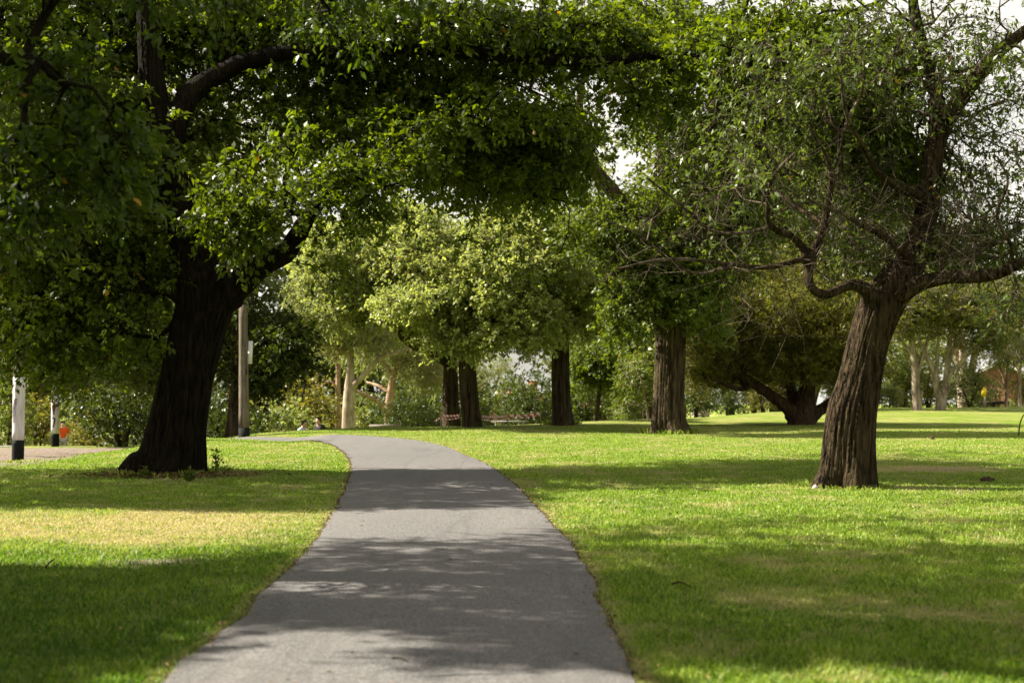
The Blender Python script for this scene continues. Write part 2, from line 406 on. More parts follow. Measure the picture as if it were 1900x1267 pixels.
def tufts(bases, seed):
    g = np.random.default_rng(seed); Vs, Fs, va, dr, o = [], [], [], [], 0
    for px, py, rx, n, hh in bases:                          # longer uncut grass round each trunk's foot
        c = on_ground(px, py); a = g.uniform(0, 2 * np.pi, n); rr = rx * (1 + np.abs(g.normal(0, .22, n)) + .12 * np.sin(3 * a))
        X, D = c[0] + np.cos(a) * rr, c[1] + .15 + np.sin(a) * rr; Z = G(X, D); h = hh * g.uniform(.4, 1.3, n) * (.4 + .8 * noise2(X, D, 3, 91)); w = .004 * (1 + c[1] / 14)
        b = g.uniform(0, 2 * np.pi, n); s = np.stack([np.cos(b), np.sin(b), 0 * b], -1) * w; P = np.stack([X, D, Z], -1)
        l = np.stack([np.cos(a) * .5 + g.normal(0, .4, n), np.sin(a) * .5 + g.normal(0, .4, n), np.ones(n)], -1) * h[:, None]; tip = P + l; mid = P + l * [.35, .35, .6]
        V = np.stack([P - s, P + s, mid + s * .7, tip, mid - s * .7], 1).reshape(-1, 3); Vs.append(V); Fs.append(np.arange(n)[:, None] * 5 + np.arange(5)[None] + o); o += len(V)
        va.append(np.repeat(g.random(n), 5)); dr.append(np.repeat(np.clip(g.normal(.12, .22, n), 0, 1), 5))
    return np.concatenate(Vs), np.concatenate(Fs), np.concatenate(va), np.concatenate(dr)
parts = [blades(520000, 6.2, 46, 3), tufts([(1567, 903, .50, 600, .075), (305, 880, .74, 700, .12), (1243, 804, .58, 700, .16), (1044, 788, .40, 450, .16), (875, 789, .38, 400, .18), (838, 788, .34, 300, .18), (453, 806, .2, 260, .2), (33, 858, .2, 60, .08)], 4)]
off = 0; Vs, Fs, a1, a2 = [], [], [], []
for V, F, v, d in parts: Vs.append(V); Fs.append(F + off); a1.append(v); a2.append(d); off += len(V)
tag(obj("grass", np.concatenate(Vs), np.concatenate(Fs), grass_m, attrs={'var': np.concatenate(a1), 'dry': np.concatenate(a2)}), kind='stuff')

# ------------------------------------------------------------------ fallen leaves (far too many to count)
def litter(name, XY, seed, size=(.008, .022), col=None, lift=.012):
    g = np.random.default_rng(seed); n = len(XY); X, Y = XY.T; Z = G(X, Y) + lift + g.random(n) * .025
    a = g.uniform(0, 2 * np.pi, n); l = g.uniform(*size, n)
    u = np.stack([np.cos(a), np.sin(a), g.normal(0, .3, n)], -1) * l[:, None]; w = np.stack([-np.sin(a), np.cos(a), g.normal(0, .35, n)], -1) * (l * .55)[:, None]
    P = np.stack([X, Y, Z], -1); up = np.array([0, 0, 1]) * (l * .2)[:, None]
    V = np.stack([P - u, P + w * .8 - u * .1 + up, P + u, P - w * .8 - u * .1 + up], 1).reshape(-1, 3)
    return tag(obj(name, V, np.arange(n)[:, None] * 4 + np.arange(4)[None], col, attrs={'var': np.repeat(g.random(n), 4)}), kind='stuff')
t = NT("dead_leaf"); t.base(t.ramp(t.attr('var'), [(0, (.05, .026, .012)), (.5, (.13, .065, .024)), (.85, (.22, .13, .045)), (1, (.32, .25, .11))])); dead_m = t.set(.7, .2)
g = np.random.default_rng(5)
k = (NL * g.random(1000) ** 1.3).astype(int).clip(0, NL - 1)
e1 = Le[k] - nrm[k] * g.normal(.03, .05, (1000, 1)); e2 = Re[k] + nrm[k] * g.normal(.03, .05, (1000, 1))
e3 = np.stack([g.normal(-5.55, .75, 1500), g.normal(22.6, .30, 1500)], -1)
D_ = np.exp(g.uniform(math.log(6.5), math.log(36), 420)); e4 = np.stack([g.uniform(-.42, .42, 420) * D_, D_], -1)
litter("fallen_leaves", np.vstack([e1, e2, e4]), 8, col=dead_m, lift=.02)
litter("leaf_litter", e3, 9, (.02, .045), dead_m, .03)

# ------------------------------------------------------------------ where the sun reaches the ground in the photograph
def project(P):
    D = np.maximum(P[:, 1], .3); return CX + P[:, 0] / D * FPX, HY - (P[:, 2] - CAMZ) / D * FPX
B1T = ([-300, 0, 300, 450, 600, 1040, 1200, 1900, 2300], [1075, 1066, 1056, 1034, 1008, 1003, 970, 958, 955])
B1B = ([-300, 0, 300, 600, 1150, 1900], [1320, 1300, 1215, 1232, 1238, 1228])
B2T = ([-300, 0, 650, 920, 1000, 1300, 1900], [868, 868, 880, 880, 868, 848, 828])
B2B = ([-300, 0, 650, 950, 1000, 1300, 1500, 1900], [945, 942, 948, 945, 915, 884, 886, 900])
def ground_hit(C):
    t = (C[:, 2] - .018 * C[:, 1]) / S[2]
    for _ in range(2): t = (C[:, 2] - G(C[:, 0] - S[0] * t, C[:, 1] - S[1] * t)) / S[2]
    H = C - S * t[:, None]; return H
def wants_sun(C):
    H = ground_hit(C); px, py = project(H)
    i = np.interp
    lit = ((py > i(px, *B2B) + 3) & (py < i(px, *B1T) - 3)) | ((py < i(px, *B2T) - 3) & (py > 812)) | (py > i(px, *B1B) + 6)
    return lit & (px > -250) & (px < 2100) & (H[:, 1] > 6)
def roof_clumps(n, top, bot, pxr, hr, seed, clear=-60):
    """Crown above the picture that shades the band of ground between two lines."""
    g = np.random.default_rng(seed); out = []
    while sum(map(len, out)) < n:
        px = g.uniform(*pxr, 600); py = g.uniform(0, 1, 600); a, b = np.interp(px, *top), np.interp(px, *bot)
        py = a + (b - a) * py
        D = FPX * 1.6 / (py - 697); P = np.stack([(px - CX) / FPX * D, D, .018 * D], -1)
        C = P + S * (g.uniform(*hr, 600) / S[2])[:, None]
        qx, qy = project(C); vis = (qy > clear) & (qx > -80) & (qx < 1980) & (C[:, 1] > .5)
        out.append(C[~vis])
    return np.concatenate(out)[:n]

# gaps in the near crowns through which the sun reaches the bright leaf clusters of the photograph
SUN_GAPS = [(unp(*p), r) for p, r in (((515, 270, 21.5), .5), ((590, 300, 21.8), .55), ((440, 405, 21.5), .42), ((690, 335, 22.4), .6), ((655, 395, 22.4), .5),
    ((725, 240, 22.8), .5), ((770, 300, 22.6), .4), ((640, 30, 15.8), .5), ((60, 390, 11.5), .25))]
STREAKS = [(540, 1100, .06), (790, 1103, .14), (640, 1192, .22), (700, 1186, .2), (470, 1175, .08), (580, 1222, .16), (760, 1216, .14), (900, 1192, .06), (620, 1040, .05), (880, 1022, .06), (1000, 1012, .1), (480, 1205, .1), (980, 1150, .02), (330, 1160, .02), (1250, 1010, .12), (1350, 1006, .12), (1580, 1150, .03), (700, 1245, .2)]
def open_gaps(C):
    keep = np.ones(len(C), bool)
    for c, r in SUN_GAPS:
        d = C - c; t = d @ S; off = np.linalg.norm(d - t[:, None] * S, axis=1); keep &= ~((t > r + .25) & (off < r + .52))
    for px, py, r in STREAKS:
        D = FPX * 1.6 / (py - 697); d = C - np.array([(px - CX) / FPX * D, D, .018 * D]); t = d @ S; keep &= ~((t > 1) & (np.linalg.norm((d - t[:, None] * S) * [1, 1.6, 1], axis=1) < r + .24))
    return C[keep]
# ------------------------------------------------------------------ tree builder
def grow(nodes, plen, C, g, r_tip=.006, expo=.45, sag=.05, cost=.28):
    """Joins every leaf clump to the nearest limb through forking branches; returns edge frusta."""
    N = len(nodes) ; cap = N + len(C) * 7
    X = np.zeros((cap, 3)); X[:N] = nodes; pl = np.zeros(cap); pl[:N] = plen; par = np.full(cap, -1); m = N
    d0 = np.array([np.min(np.linalg.norm(nodes - c, axis=1)) for c in C]); tips = np.zeros(cap)
    for ci in np.argsort(d0):
        c = C[ci]; d = np.linalg.norm(X[:m] - c, axis=1); q = int(np.argmin(d + cost * pl[:m])); L = d[q]
        k = int(np.clip(math.ceil(L / .45), 1, 6)); prev = q; jit = g.normal(0, .10, 3) * L
        for s in range(1, k + 1):
            f = s / k; p = X[q] * (1 - f) + c * f + jit * math.sin(math.pi * f); p[2] += sag * L * math.sin(math.pi * f)
            if s < k: p = p + g.normal(0, .025, 3) * min(L, 1.5)
            X[m] = p; par[m] = prev; pl[m] = pl[prev] + L / k; prev = m; m += 1
        tips[prev] += 1
    for i in range(m - 1, N - 1, -1): tips[par[i]] += tips[i]
    e = np.arange(N, m); a, b = X[par[e]], X[e]
    rb = r_tip * np.maximum(tips[e], 1) ** expo
    ra = np.where(par[e] >= N, r_tip * np.maximum(tips[par[e]], 1) ** expo, rb * 1.25); ra = np.minimum(ra, rb * 1.7)
    return a, b, ra, rb

def frusta(a, b, ra, rb, n=5):
    d = b - a; L = np.linalg.norm(d, axis=1)[:, None] + 1e-9; d = d / L
    ref = np.where(np.abs(d[:, 2:3]) < .9, np.array([[0, 0, 1.]]), np.array([[1., 0, 0]]))
    u = np.cross(d, ref); u /= np.linalg.norm(u, axis=1)[:, None]; w = np.cross(d, u)
    t = np.linspace(0, 2 * np.pi, n, endpoint=False); c = np.cos(t)[None, :, None]; s = np.sin(t)[None, :, None]
    off = u[:, None] * c + w[:, None] * s
    b2 = b + d * (rb[:, None] * .6)
    V = np.concatenate([a[:, None] + off * ra[:, None, None], b2[:, None] + off * rb[:, None, None]], 1)
    k = np.arange(len(a))[:, None] * 2 * n; j = np.arange(n)[None]; j2 = (j + 1) % n
    F = np.stack([k + j, k + j2, k + n + j2, k + n + j], -1).reshape(-1, 4)
    return V.reshape(-1, 3), F

def foliage(C, g, n=45, Rr=.5, L=.10, W=.55, droop=.25, flat=.6, hang=.3, twigs=5, up=.8, hexa=False):
    """n leaves on each clump's twigs; returns leaf mesh data and the twigs' ends."""
    m = len(C); dirs = g.normal(0, 1, (m, twigs, 3)); dirs[..., 2] *= flat; dirs /= np.linalg.norm(dirs, axis=2)[..., None]
    TL = Rr * g.uniform(.65, 1.25, (m, twigs))
    ends = C[:, None] + dirs * TL[..., None]; ends[..., 2] -= droop * TL
    N = m * n; ci = np.repeat(np.arange(m), n); ti = g.integers(0, twigs, N); s = np.sqrt(g.random(N)) * 1.05
    d = dirs[ci, ti]; tl = TL[ci, ti]
    P = C[ci] + d * (tl * s)[:, None]; P[:, 2] -= droop * tl * s * s
    P += g.normal(0, .05, (N, 3)) * Rr
    ax = d * .7 + g.normal(0, .6, (N, 3)); ax[:, 2] -= hang; ax /= np.linalg.norm(ax, axis=1)[:, None]
    nr = g.normal(0, .55, (N, 3)); nr[:, 2] += up
    sd = np.cross(ax, nr); sd /= np.linalg.norm(sd, axis=1)[:, None] + 1e-9; nn = np.cross(sd, ax)
    l = L * g.uniform(.6, 1.3, N); ax = ax * l[:, None]; sd = sd * (l * W * .5)[:, None]; nn = nn * (l * .08)[:, None]
    if hexa:
        V = np.stack([P, P + ax * .3 + sd * .95 + nn, P + ax * .68 + sd * .7 + nn, P + ax, P + ax * .68 - sd * .7 + nn, P + ax * .3 - sd * .95 + nn], 1); k = 6
    else:
        V = np.stack([P, P + ax * .45 + sd + nn, P + ax, P + ax * .45 - sd + nn], 1); k = 4
    F = np.arange(N)[:, None] * k + np.arange(k)[None]
    cv = g.random(m)[ci] * .35
    var = np.clip(g.random(N) * .65 + cv, 0, 1); var = np.where(g.random(N) < .0015, 1, np.minimum(var, .955))
    return V.reshape(-1, 3), F, np.repeat(var, k), np.repeat(C, twigs, 0), ends.reshape(-1, 3)

def blob_clumps(blobs, g, sun=True, tries=10, keep=.08):
    """Clumps in ellipsoids given by pixel centre, depth and radii; ones that would shade sunlit ground are re-drawn at another depth."""
    out = []
    for (px, py, D, rx, ry, rd, n) in blobs:
        u = g.normal(0, 1, (n, 3)); u /= np.linalg.norm(u, axis=1)[:, None]; u *= (g.random(n) ** (1 / 2.4))[:, None]
        qx, qy = px + u[:, 0] * rx, py + u[:, 1] * ry; dd = D + u[:, 2] * rd
        C = np.stack([(qx - CX) / FPX * dd, dd, CAMZ + (HY - qy) / FPX * dd], -1)
        if sun:
            for k in range(tries):
                bad = wants_sun(C); m = int(bad.sum())
                if not m: break
                dd[bad] = D + g.uniform(-1, 1, m) * rd * (1 + .12 * k)
                C = np.stack([(qx - CX) / FPX * dd, dd, CAMZ + (HY - qy) / FPX * dd], -1)
            bad = wants_sun(C); C = C[~bad | (g.random(len(C)) < keep)]
        out.append(C)
    return np.concatenate(out) if out else np.zeros((0, 3))

def pads(x0, x1, y0, y1, D, rd, m, n, seed):
    """Foliage in loose horizontal layers."""
    g = np.random.default_rng(seed); out = []
    for _ in range(m):
        out.append((g.uniform(x0, x1), g.uniform(y0, y1), D + g.uniform(-rd, rd), g.uniform(34, 72), g.uniform(7, 14), g.uniform(.9, 1.7), n))
    return out

def limb_px(pts, per=6, g=None, wob=0.):
    """(px, py, depth, radius in px) -> smooth world points and radii."""
    P = np.array([unp(p[0], p[1], p[2]) for p in pts]); r = np.array([p[3] / FPX * p[2] for p in pts])
    Q = spline(P, per); rr = np.interp(np.linspace(0, 1, len(Q)), np.linspace(0, 1, len(P)), r)
    if wob and g is not None: Q[1:] += g.normal(0, wob, (len(Q) - 1, 3)) * rr[1:, None]
    return Q, rr

def furrow(P, ctr, amp, k, seed=0, st=.035):
    d = P - ctr; h = np.hypot(d[:, 0], d[:, 1]) + 1e-6; R0 = .42
    q = np.stack([d[:, 0] / h * R0 * k, d[:, 1] / h * R0 * k, P[:, 2] * k * st], -1)
    q = q + .22 * (noise3(P * np.array([1.5, 1.5, .8]), seed + 9)[:, None] - .5)
    n = noise3(q, seed); n2 = noise3(P * np.array([k * 1.6, k * 1.6, k * .5]), seed + 1)
    return amp * (np.minimum(np.abs(2 * n - 1) * 2.6, 1) ** .8 - .7 + .10 * (n2 - .5))

def wood(limbs, bark, parent, name="trunk", voxel=None, amp=.03, k=9, sides=14, thin=.03):
    """Trunk and main limbs as one continuous surface with furrowed bark."""
    if voxel is None:
        Vs, Fs, o = [], [], 0
        for Q, r in limbs:
            V, F = tube_np(Q, r, sides); Vs.append(V); Fs.append(F + o); o += len(V)
        return obj(name, np.concatenate(Vs), np.concatenate(Fs), bark, parent, smooth=True)
    mb = MB()
    for i, (Q, r) in enumerate(limbs):
        big = r > voxel * 1.7
        m = len(Q) if big.all() else max(3, int(np.argmin(big)))
        mb.tube(Q[:m], np.maximum(r[:m], voxel * 1.6), 28 if i == 0 else 16)
    tmp = mb.build("temp", None)
    md = tmp.modifiers.new("r", 'REMESH'); md.mode = 'VOXEL'; md.voxel_size = voxel
    dg = bpy.context.evaluated_depsgraph_get(); ev = tmp.evaluated_get(dg); me = ev.to_mesh()
    V = np.empty(len(me.vertices) * 3); me.vertices.foreach_get('co', V); V = V.reshape(-1, 3)
    lp = np.empty(len(me.loops), np.int64); me.loops.foreach_get('vertex_index', lp); F = lp.reshape(-1, 4)
    ev.to_mesh_clear(); mm = tmp.data; bpy.data.objects.remove(tmp); bpy.data.meshes.remove(mm)
    nb0 = np.concatenate([F[:, [0, 1, 2, 3]].ravel(), F[:, [1, 2, 3, 0]].ravel()]); nb1 = np.concatenate([F[:, [1, 2, 3, 0]].ravel(), F[:, [0, 1, 2, 3]].ravel()])
    cnt = np.bincount(nb0, minlength=len(V))[:, None]
    for _ in range(9):
        A = np.stack([np.bincount(nb0, V[nb1, c], len(V)) for c in range(3)], -1) / np.maximum(cnt, 1); V = V * .4 + A * .6
    fn = np.cross(V[F[:, 2]] - V[F[:, 0]], V[F[:, 3]] - V[F[:, 1]]); vn = np.zeros_like(V)
    for j in range(4): np.add.at(vn, F[:, j], fn)
    vn /= np.linalg.norm(vn, axis=1)[:, None] + 1e-12
    Q, r = limbs[0]; o = np.argsort(Q[:, 2])
    ctr = np.stack([np.interp(V[:, 2], Q[o, 2], Q[o, 0]), np.interp(V[:, 2], Q[o, 2], Q[o, 1]), 0 * V[:, 2]], -1)
    rad = np.min(np.stack([np.min(np.linalg.norm(V[:, None] - Qi[None, ::3], axis=2), axis=1) for Qi, ri in limbs], 1), axis=1)
    V = V + vn * (furrow(V, ctr, 1, k, 3) * amp * np.clip(rad / r[len(r) // 2], .12, 1.15))[:, None]
    if len(limbs[0][0]) > 2:                                # root buttresses
        rel = V - ctr; th = np.arctan2(rel[:, 1], rel[:, 0]); z0 = Q[:, 2].min() + .25
        hgt = np.clip(V[:, 2] - z0, 0, None)
        V[:, :2] += (rel[:, :2]) * (.24 * np.exp(-hgt / .40) * (np.cos(5 * th + 1) + .6 * np.cos(3 * th + 2.2)))[:, None]
    out = [obj(name, V, F, bark, parent, smooth=True)]
    thin_l = []
    for i, (Q, r) in enumerate(limbs):
        big = r > voxel * 1.7
        if not big.all():
            m = max(3, int(np.argmin(big))); thin_l.append((Q[m - 3:], r[m - 3:]))
    return out[0], thin_l

def tree(name, label, cat, limbs, blobs, leafmat, bark, group=None, extra=None, leaf=None, voxel=None, amp=.03, k=9, seed=1, sun=True,
         skip=.62, r_tip=.006, twig_r=.0035, keep=.08, sag=.05, trunk=0, sides=14, twigs_on=True, cost=.28, bare=None, base=None, twig_bark=None, hem=None):
    g = np.random.default_rng(seed)
    LB = [limb_px(l, 6, g, .06 if i else 0) if not isinstance(l, tuple) else l for i, l in enumerate(limbs)]
    b0 = LB[0][0][0] if base is None else base
    root = thing(name, label, cat, (b0[0], b0[1], float(G(b0[0], b0[1]))), group)
    thin_l = []
    if voxel: _, thin_l = wood(LB, bark, root, voxel=voxel, amp=amp, k=k)
    else: wood(LB, bark, root, sides=sides)
    C = blob_clumps(blobs, g, sun, keep=keep)
    if hem is not None:                                     # the crown's lower hem, higher over the path than beside the trunk
        qx, qy = project(C); C = C[~((qx > hem[0][0]) & (qx < hem[0][-1]) & (qy > np.interp(qx, *hem)))]
    if extra is not None: C = np.concatenate([C, extra])
    C = open_gaps(C)
    nodes, plen = [], []
    for i, (Q, r) in enumerate(LB):
        s = int(len(Q) * skip) if i == 0 else min(3, len(Q) - 1)
        d = np.r_[0, np.cumsum(np.linalg.norm(np.diff(Q, axis=0), axis=1))]
        nodes.append(Q[s:]); plen.append(d[s:] * .5)
    B = C if bare is None else np.concatenate([C, blob_clumps(bare, g, False)])
    a, b, ra, rb = grow(np.concatenate(nodes), np.concatenate(plen), B, g, r_tip, sag=sag, cost=cost)
    V, F, var, ta, tb = foliage(C, g, **(leaf or {}))
    if bare is not None:                                    # leafless grey twigs
        nb = len(B) - len(C); dirs = g.normal(0, 1, (nb * 5, 3)); st = np.repeat(B[len(C):], 5, 0)
        ta = np.concatenate([ta, st]); tb = np.concatenate([tb, st + dirs / np.linalg.norm(dirs, axis=1)[:, None] * g.uniform(.3, .9, (nb * 5, 1))])
    if twigs_on:
        md = (ta + tb) / 2 + g.normal(0, .03, ta.shape)
        n = len(ta); a = np.concatenate([a, ta, md]); b = np.concatenate([b, md, tb])
        ra = np.concatenate([ra, np.full(n, twig_r), np.full(n, twig_r * .8)]); rb = np.concatenate([rb, np.full(n, twig_r * .8), np.full(n, twig_r * .4)])
    BV, BF = frusta(a, b, ra, rb, 5)
    for Q, r in thin_l:
        v, f = tube_np(Q, r, 8); BF = np.concatenate([BF, f + len(BV)]); BV = np.concatenate([BV, v])
    obj("branch_sprays", BV, BF, twig_bark or bark, root, smooth=True)
    obj("crown", V, F, leafmat, root, attrs={'var': var})
    return root

# ------------------------------------------------------------------ leaf and bark materials
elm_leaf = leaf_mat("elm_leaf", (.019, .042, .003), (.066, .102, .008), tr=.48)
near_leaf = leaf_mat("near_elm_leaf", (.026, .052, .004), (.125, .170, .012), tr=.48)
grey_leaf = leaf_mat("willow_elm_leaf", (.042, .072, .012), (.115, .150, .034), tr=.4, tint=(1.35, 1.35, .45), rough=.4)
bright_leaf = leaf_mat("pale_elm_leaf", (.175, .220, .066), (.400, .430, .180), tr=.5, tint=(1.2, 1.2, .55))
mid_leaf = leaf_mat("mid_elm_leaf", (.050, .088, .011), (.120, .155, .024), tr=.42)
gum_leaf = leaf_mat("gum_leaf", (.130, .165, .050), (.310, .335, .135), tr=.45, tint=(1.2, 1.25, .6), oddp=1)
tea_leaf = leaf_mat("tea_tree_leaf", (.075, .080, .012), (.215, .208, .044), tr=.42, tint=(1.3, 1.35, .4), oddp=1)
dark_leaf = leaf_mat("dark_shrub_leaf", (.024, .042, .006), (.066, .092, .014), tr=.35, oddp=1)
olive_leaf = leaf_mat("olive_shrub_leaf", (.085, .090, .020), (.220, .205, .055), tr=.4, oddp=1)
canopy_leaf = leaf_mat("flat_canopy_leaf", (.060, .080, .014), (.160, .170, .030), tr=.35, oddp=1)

far_hazed_leaf = leaf_mat("far_hazed_green_leaf", (.085, .115, .026), (.205, .230, .070), tr=.42, tint=(1.3, 1.3, .5), oddp=1)  # paled leaf colour, background haze and sunlight put into it
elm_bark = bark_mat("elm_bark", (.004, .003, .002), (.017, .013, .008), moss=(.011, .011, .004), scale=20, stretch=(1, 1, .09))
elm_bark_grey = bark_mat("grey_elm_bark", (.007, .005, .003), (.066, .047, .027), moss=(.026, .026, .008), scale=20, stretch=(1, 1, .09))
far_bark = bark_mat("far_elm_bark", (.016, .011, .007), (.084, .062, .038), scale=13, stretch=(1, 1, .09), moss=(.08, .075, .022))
twig_grey = bark_mat("grey_twig_bark", (.024, .017, .011), (.125, .100, .072))
muted_bark = bark_mat("muted_pale_bark", (.13, .10, .072), (.33, .275, .21), stretch=(1, 1, .3), scale=4, bump=.4)
gum_bark = bark_mat("gum_bark", (.22, .17, .12), (.49, .405, .31), stretch=(1, 1, .3), scale=3, bump=.25)
tan_bark = bark_mat("tan_gum_bark", (.20, .12, .07), (.46, .33, .22), stretch=(1, 1, .25), scale=3.5, bump=.3)
tea_bark = bark_mat("tea_tree_bark", (.020, .013, .008), (.075, .050, .030))

# ------------------------------------------------------------------ the big elm left of the path
gq = np.random.default_rng(55)
lit_clumps = np.concatenate([c + gq.normal(0, .42, (15, 3)) * r * [1, .8, 1] for c, r in SUN_GAPS if 21 < c[1] < 23])
sprays = [(x + gq.normal(0, 12), y + gq.normal(0, 10), d, 12, 14, .2, 2) for x, y, d in ((860, 445, 25), (905, 480, 25), (965, 515, 25), (760, 392, 24), (1060, 430, 26), (590, 500, 24), (615, 520, 24))]
sprays += [(gq.uniform(640, 1700), 0, 0, 18, 22, .3, 2) for _ in range(46)]
sprays = [(a, b if c else np.interp(a, [640, 1100, 1400, 1700], [215, 180, 190, 330]) + gq.normal(0, 26), c or 22.8 - (a > 1400) * .8, *r) for a, b, c, *r in sprays]
roofB = roof_clumps(1500, B2T, B2B, (-150, 2050), (7.2, 11.5), 41)
tree("elm_tree", "huge dark elm with flared trunk, one long limb reaching over the path", "tree", [
    [(312, 930, 23.3, 88), (310, 884, 23.3, 78), (322, 850, 23.3, 61), (330, 790, 23.3, 53), (347, 700, 23.3, 48), (368, 610, 23.3, 50), (382, 545, 23.3, 54), (360, 465, 23.4, 43), (332, 380, 23.4, 36), (305, 280, 23.5, 30), (286, 180, 23.5, 25), (275, 60, 23.5, 20), (265, -100, 23.5, 14), (250, -300, 23.5, 7)],
    [(388, 580, 23.3, 36), (440, 530, 23.2, 27), (490, 492, 23, 21), (535, 465, 22.8, 19), (560, 420, 22.6, 17), (586, 388, 22.5, 12), (620, 350, 22.3, 7), (650, 325, 22.2, 3)],
    [(352, 590, 23.2, 14), (326, 553, 23, 8), (290, 540, 22.8, 6), (250, 541, 22.6, 5), (190, 520, 22.4, 3)],
    [(308, 300, 23.4, 26), (330, 215, 23.5, 23), (385, 150, 23.8, 19), (500, 103, 24, 16), (640, 95, 24, 15), (800, 90, 23.8, 14), (960, 105, 23.6, 13), (1110, 115, 23.4, 11), (1250, 100, 23.2, 9), (1380, 82, 23, 8), (1500, 45, 22.8, 5.5), (1620, 8, 22.6, 3.4), (1720, -40, 22.4, 1.5)],
    [(1330, 92, 23, 6), (1440, 150, 22.6, 5), (1500, 200, 22.3, 4.5), (1580, 250, 22, 4), (1660, 300, 21.7, 2.5)],
    [(1345, 95, 23, 6), (1372, 50, 23, 5), (1392, -20, 23, 4)],
    [(980, 107, 23.6, 10), (1000, 60, 23.6, 9), (1012, -30, 23.6, 6)],
    [(660, 96, 24, 12), (730, 150, 25, 10), (785, 205, 26, 9), (840, 222, 26.4, 8), (900, 262, 26.8, 7), (965, 325, 27, 5), (1010, 380, 27, 3)],
    [(295, 240, 23.5, 18), (210, 190, 23.5, 13), (110, 150, 23.4, 10), (20, 60, 23.3, 6)],
    [(300, 270, 23.5, 16), (230, 300, 24.6, 10), (130, 340, 25.4, 7), (30, 420, 26, 4)],
], [
    (120, 300, 24.8, 220, 240, 2.6, 330), (400, 190, 23.6, 260, 170, 2.6, 420), (540, 290, 21.8, 130, 110, 1.4, 110),
    (440, 400, 21.6, 75, 70, .9, 42), (130, 590, 25.2, 200, 120, 2.2, 210), (40, 480, 24.5, 110, 160, 2, 110), (605, 515, 24.4, 50, 45, 1, 36), (250, 470, 24.6, 120, 90, 1.5, 90),
    (640, 380, 22.4, 70, 90, 1, 50), (690, 160, 25, 170, 110, 1.6, 210), (940, 80, 25, 200, 95, 1.5, 230), (1190, 70, 24.6, 190, 100, 1.5, 180), (900, 40, 23.2, 300, 40, .8, 60),
    (1400, 90, 22.8, 170, 80, 1.5, 110), (1540, 180, 22, 120, 85, .9, 110), (1640, 280, 21.7, 70, 80, .7, 64), (1480, 60, 22.6, 140, 60, .9, 70), (1640, 110, 22, 80, 60, .7, 40), (480, 260, 21.7, 70, 40, .5, 40), (720, 240, 22.7, 50, 50, .5, 26), (930, 305, 26.8, 190, 95, 1.8, 300),
    (1010, 250, 26.8, 120, 70, 1.5, 110), (700, 270, 22.6, 80, 110, 1.1, 70), (830, 200, 25.5, 130, 80, 1.4, 120), (160, 60, 23.5, 260, 120, 2.5, 260), (275, 70, 22.3, 70, 90, .5, 60), (290, 170, 22.3, 90, 110, .4, 110), (400, 110, 22.6, 120, 60, .4, 70), (140, 120, 22.5, 150, 90, .5, 90), (430, 125, 22.9, 130, 60, .5, 50), (600, 110, 23.4, 90, 40, .4, 24), (600, 30, 23.8, 260, 70, 2.5, 180), (1010, 420, 27, 70, 60, 1, 34),
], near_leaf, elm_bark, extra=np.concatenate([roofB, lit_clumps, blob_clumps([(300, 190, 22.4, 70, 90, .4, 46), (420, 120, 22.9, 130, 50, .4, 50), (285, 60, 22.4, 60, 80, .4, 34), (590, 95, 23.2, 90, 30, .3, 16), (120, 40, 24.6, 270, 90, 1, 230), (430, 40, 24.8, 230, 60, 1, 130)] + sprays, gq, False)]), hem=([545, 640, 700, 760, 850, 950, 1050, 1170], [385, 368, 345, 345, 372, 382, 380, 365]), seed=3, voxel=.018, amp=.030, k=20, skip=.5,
    leaf=dict(n=66, Rr=.50, L=.105, W=.58, droop=.3, flat=.65, hang=.45), keep=.06)

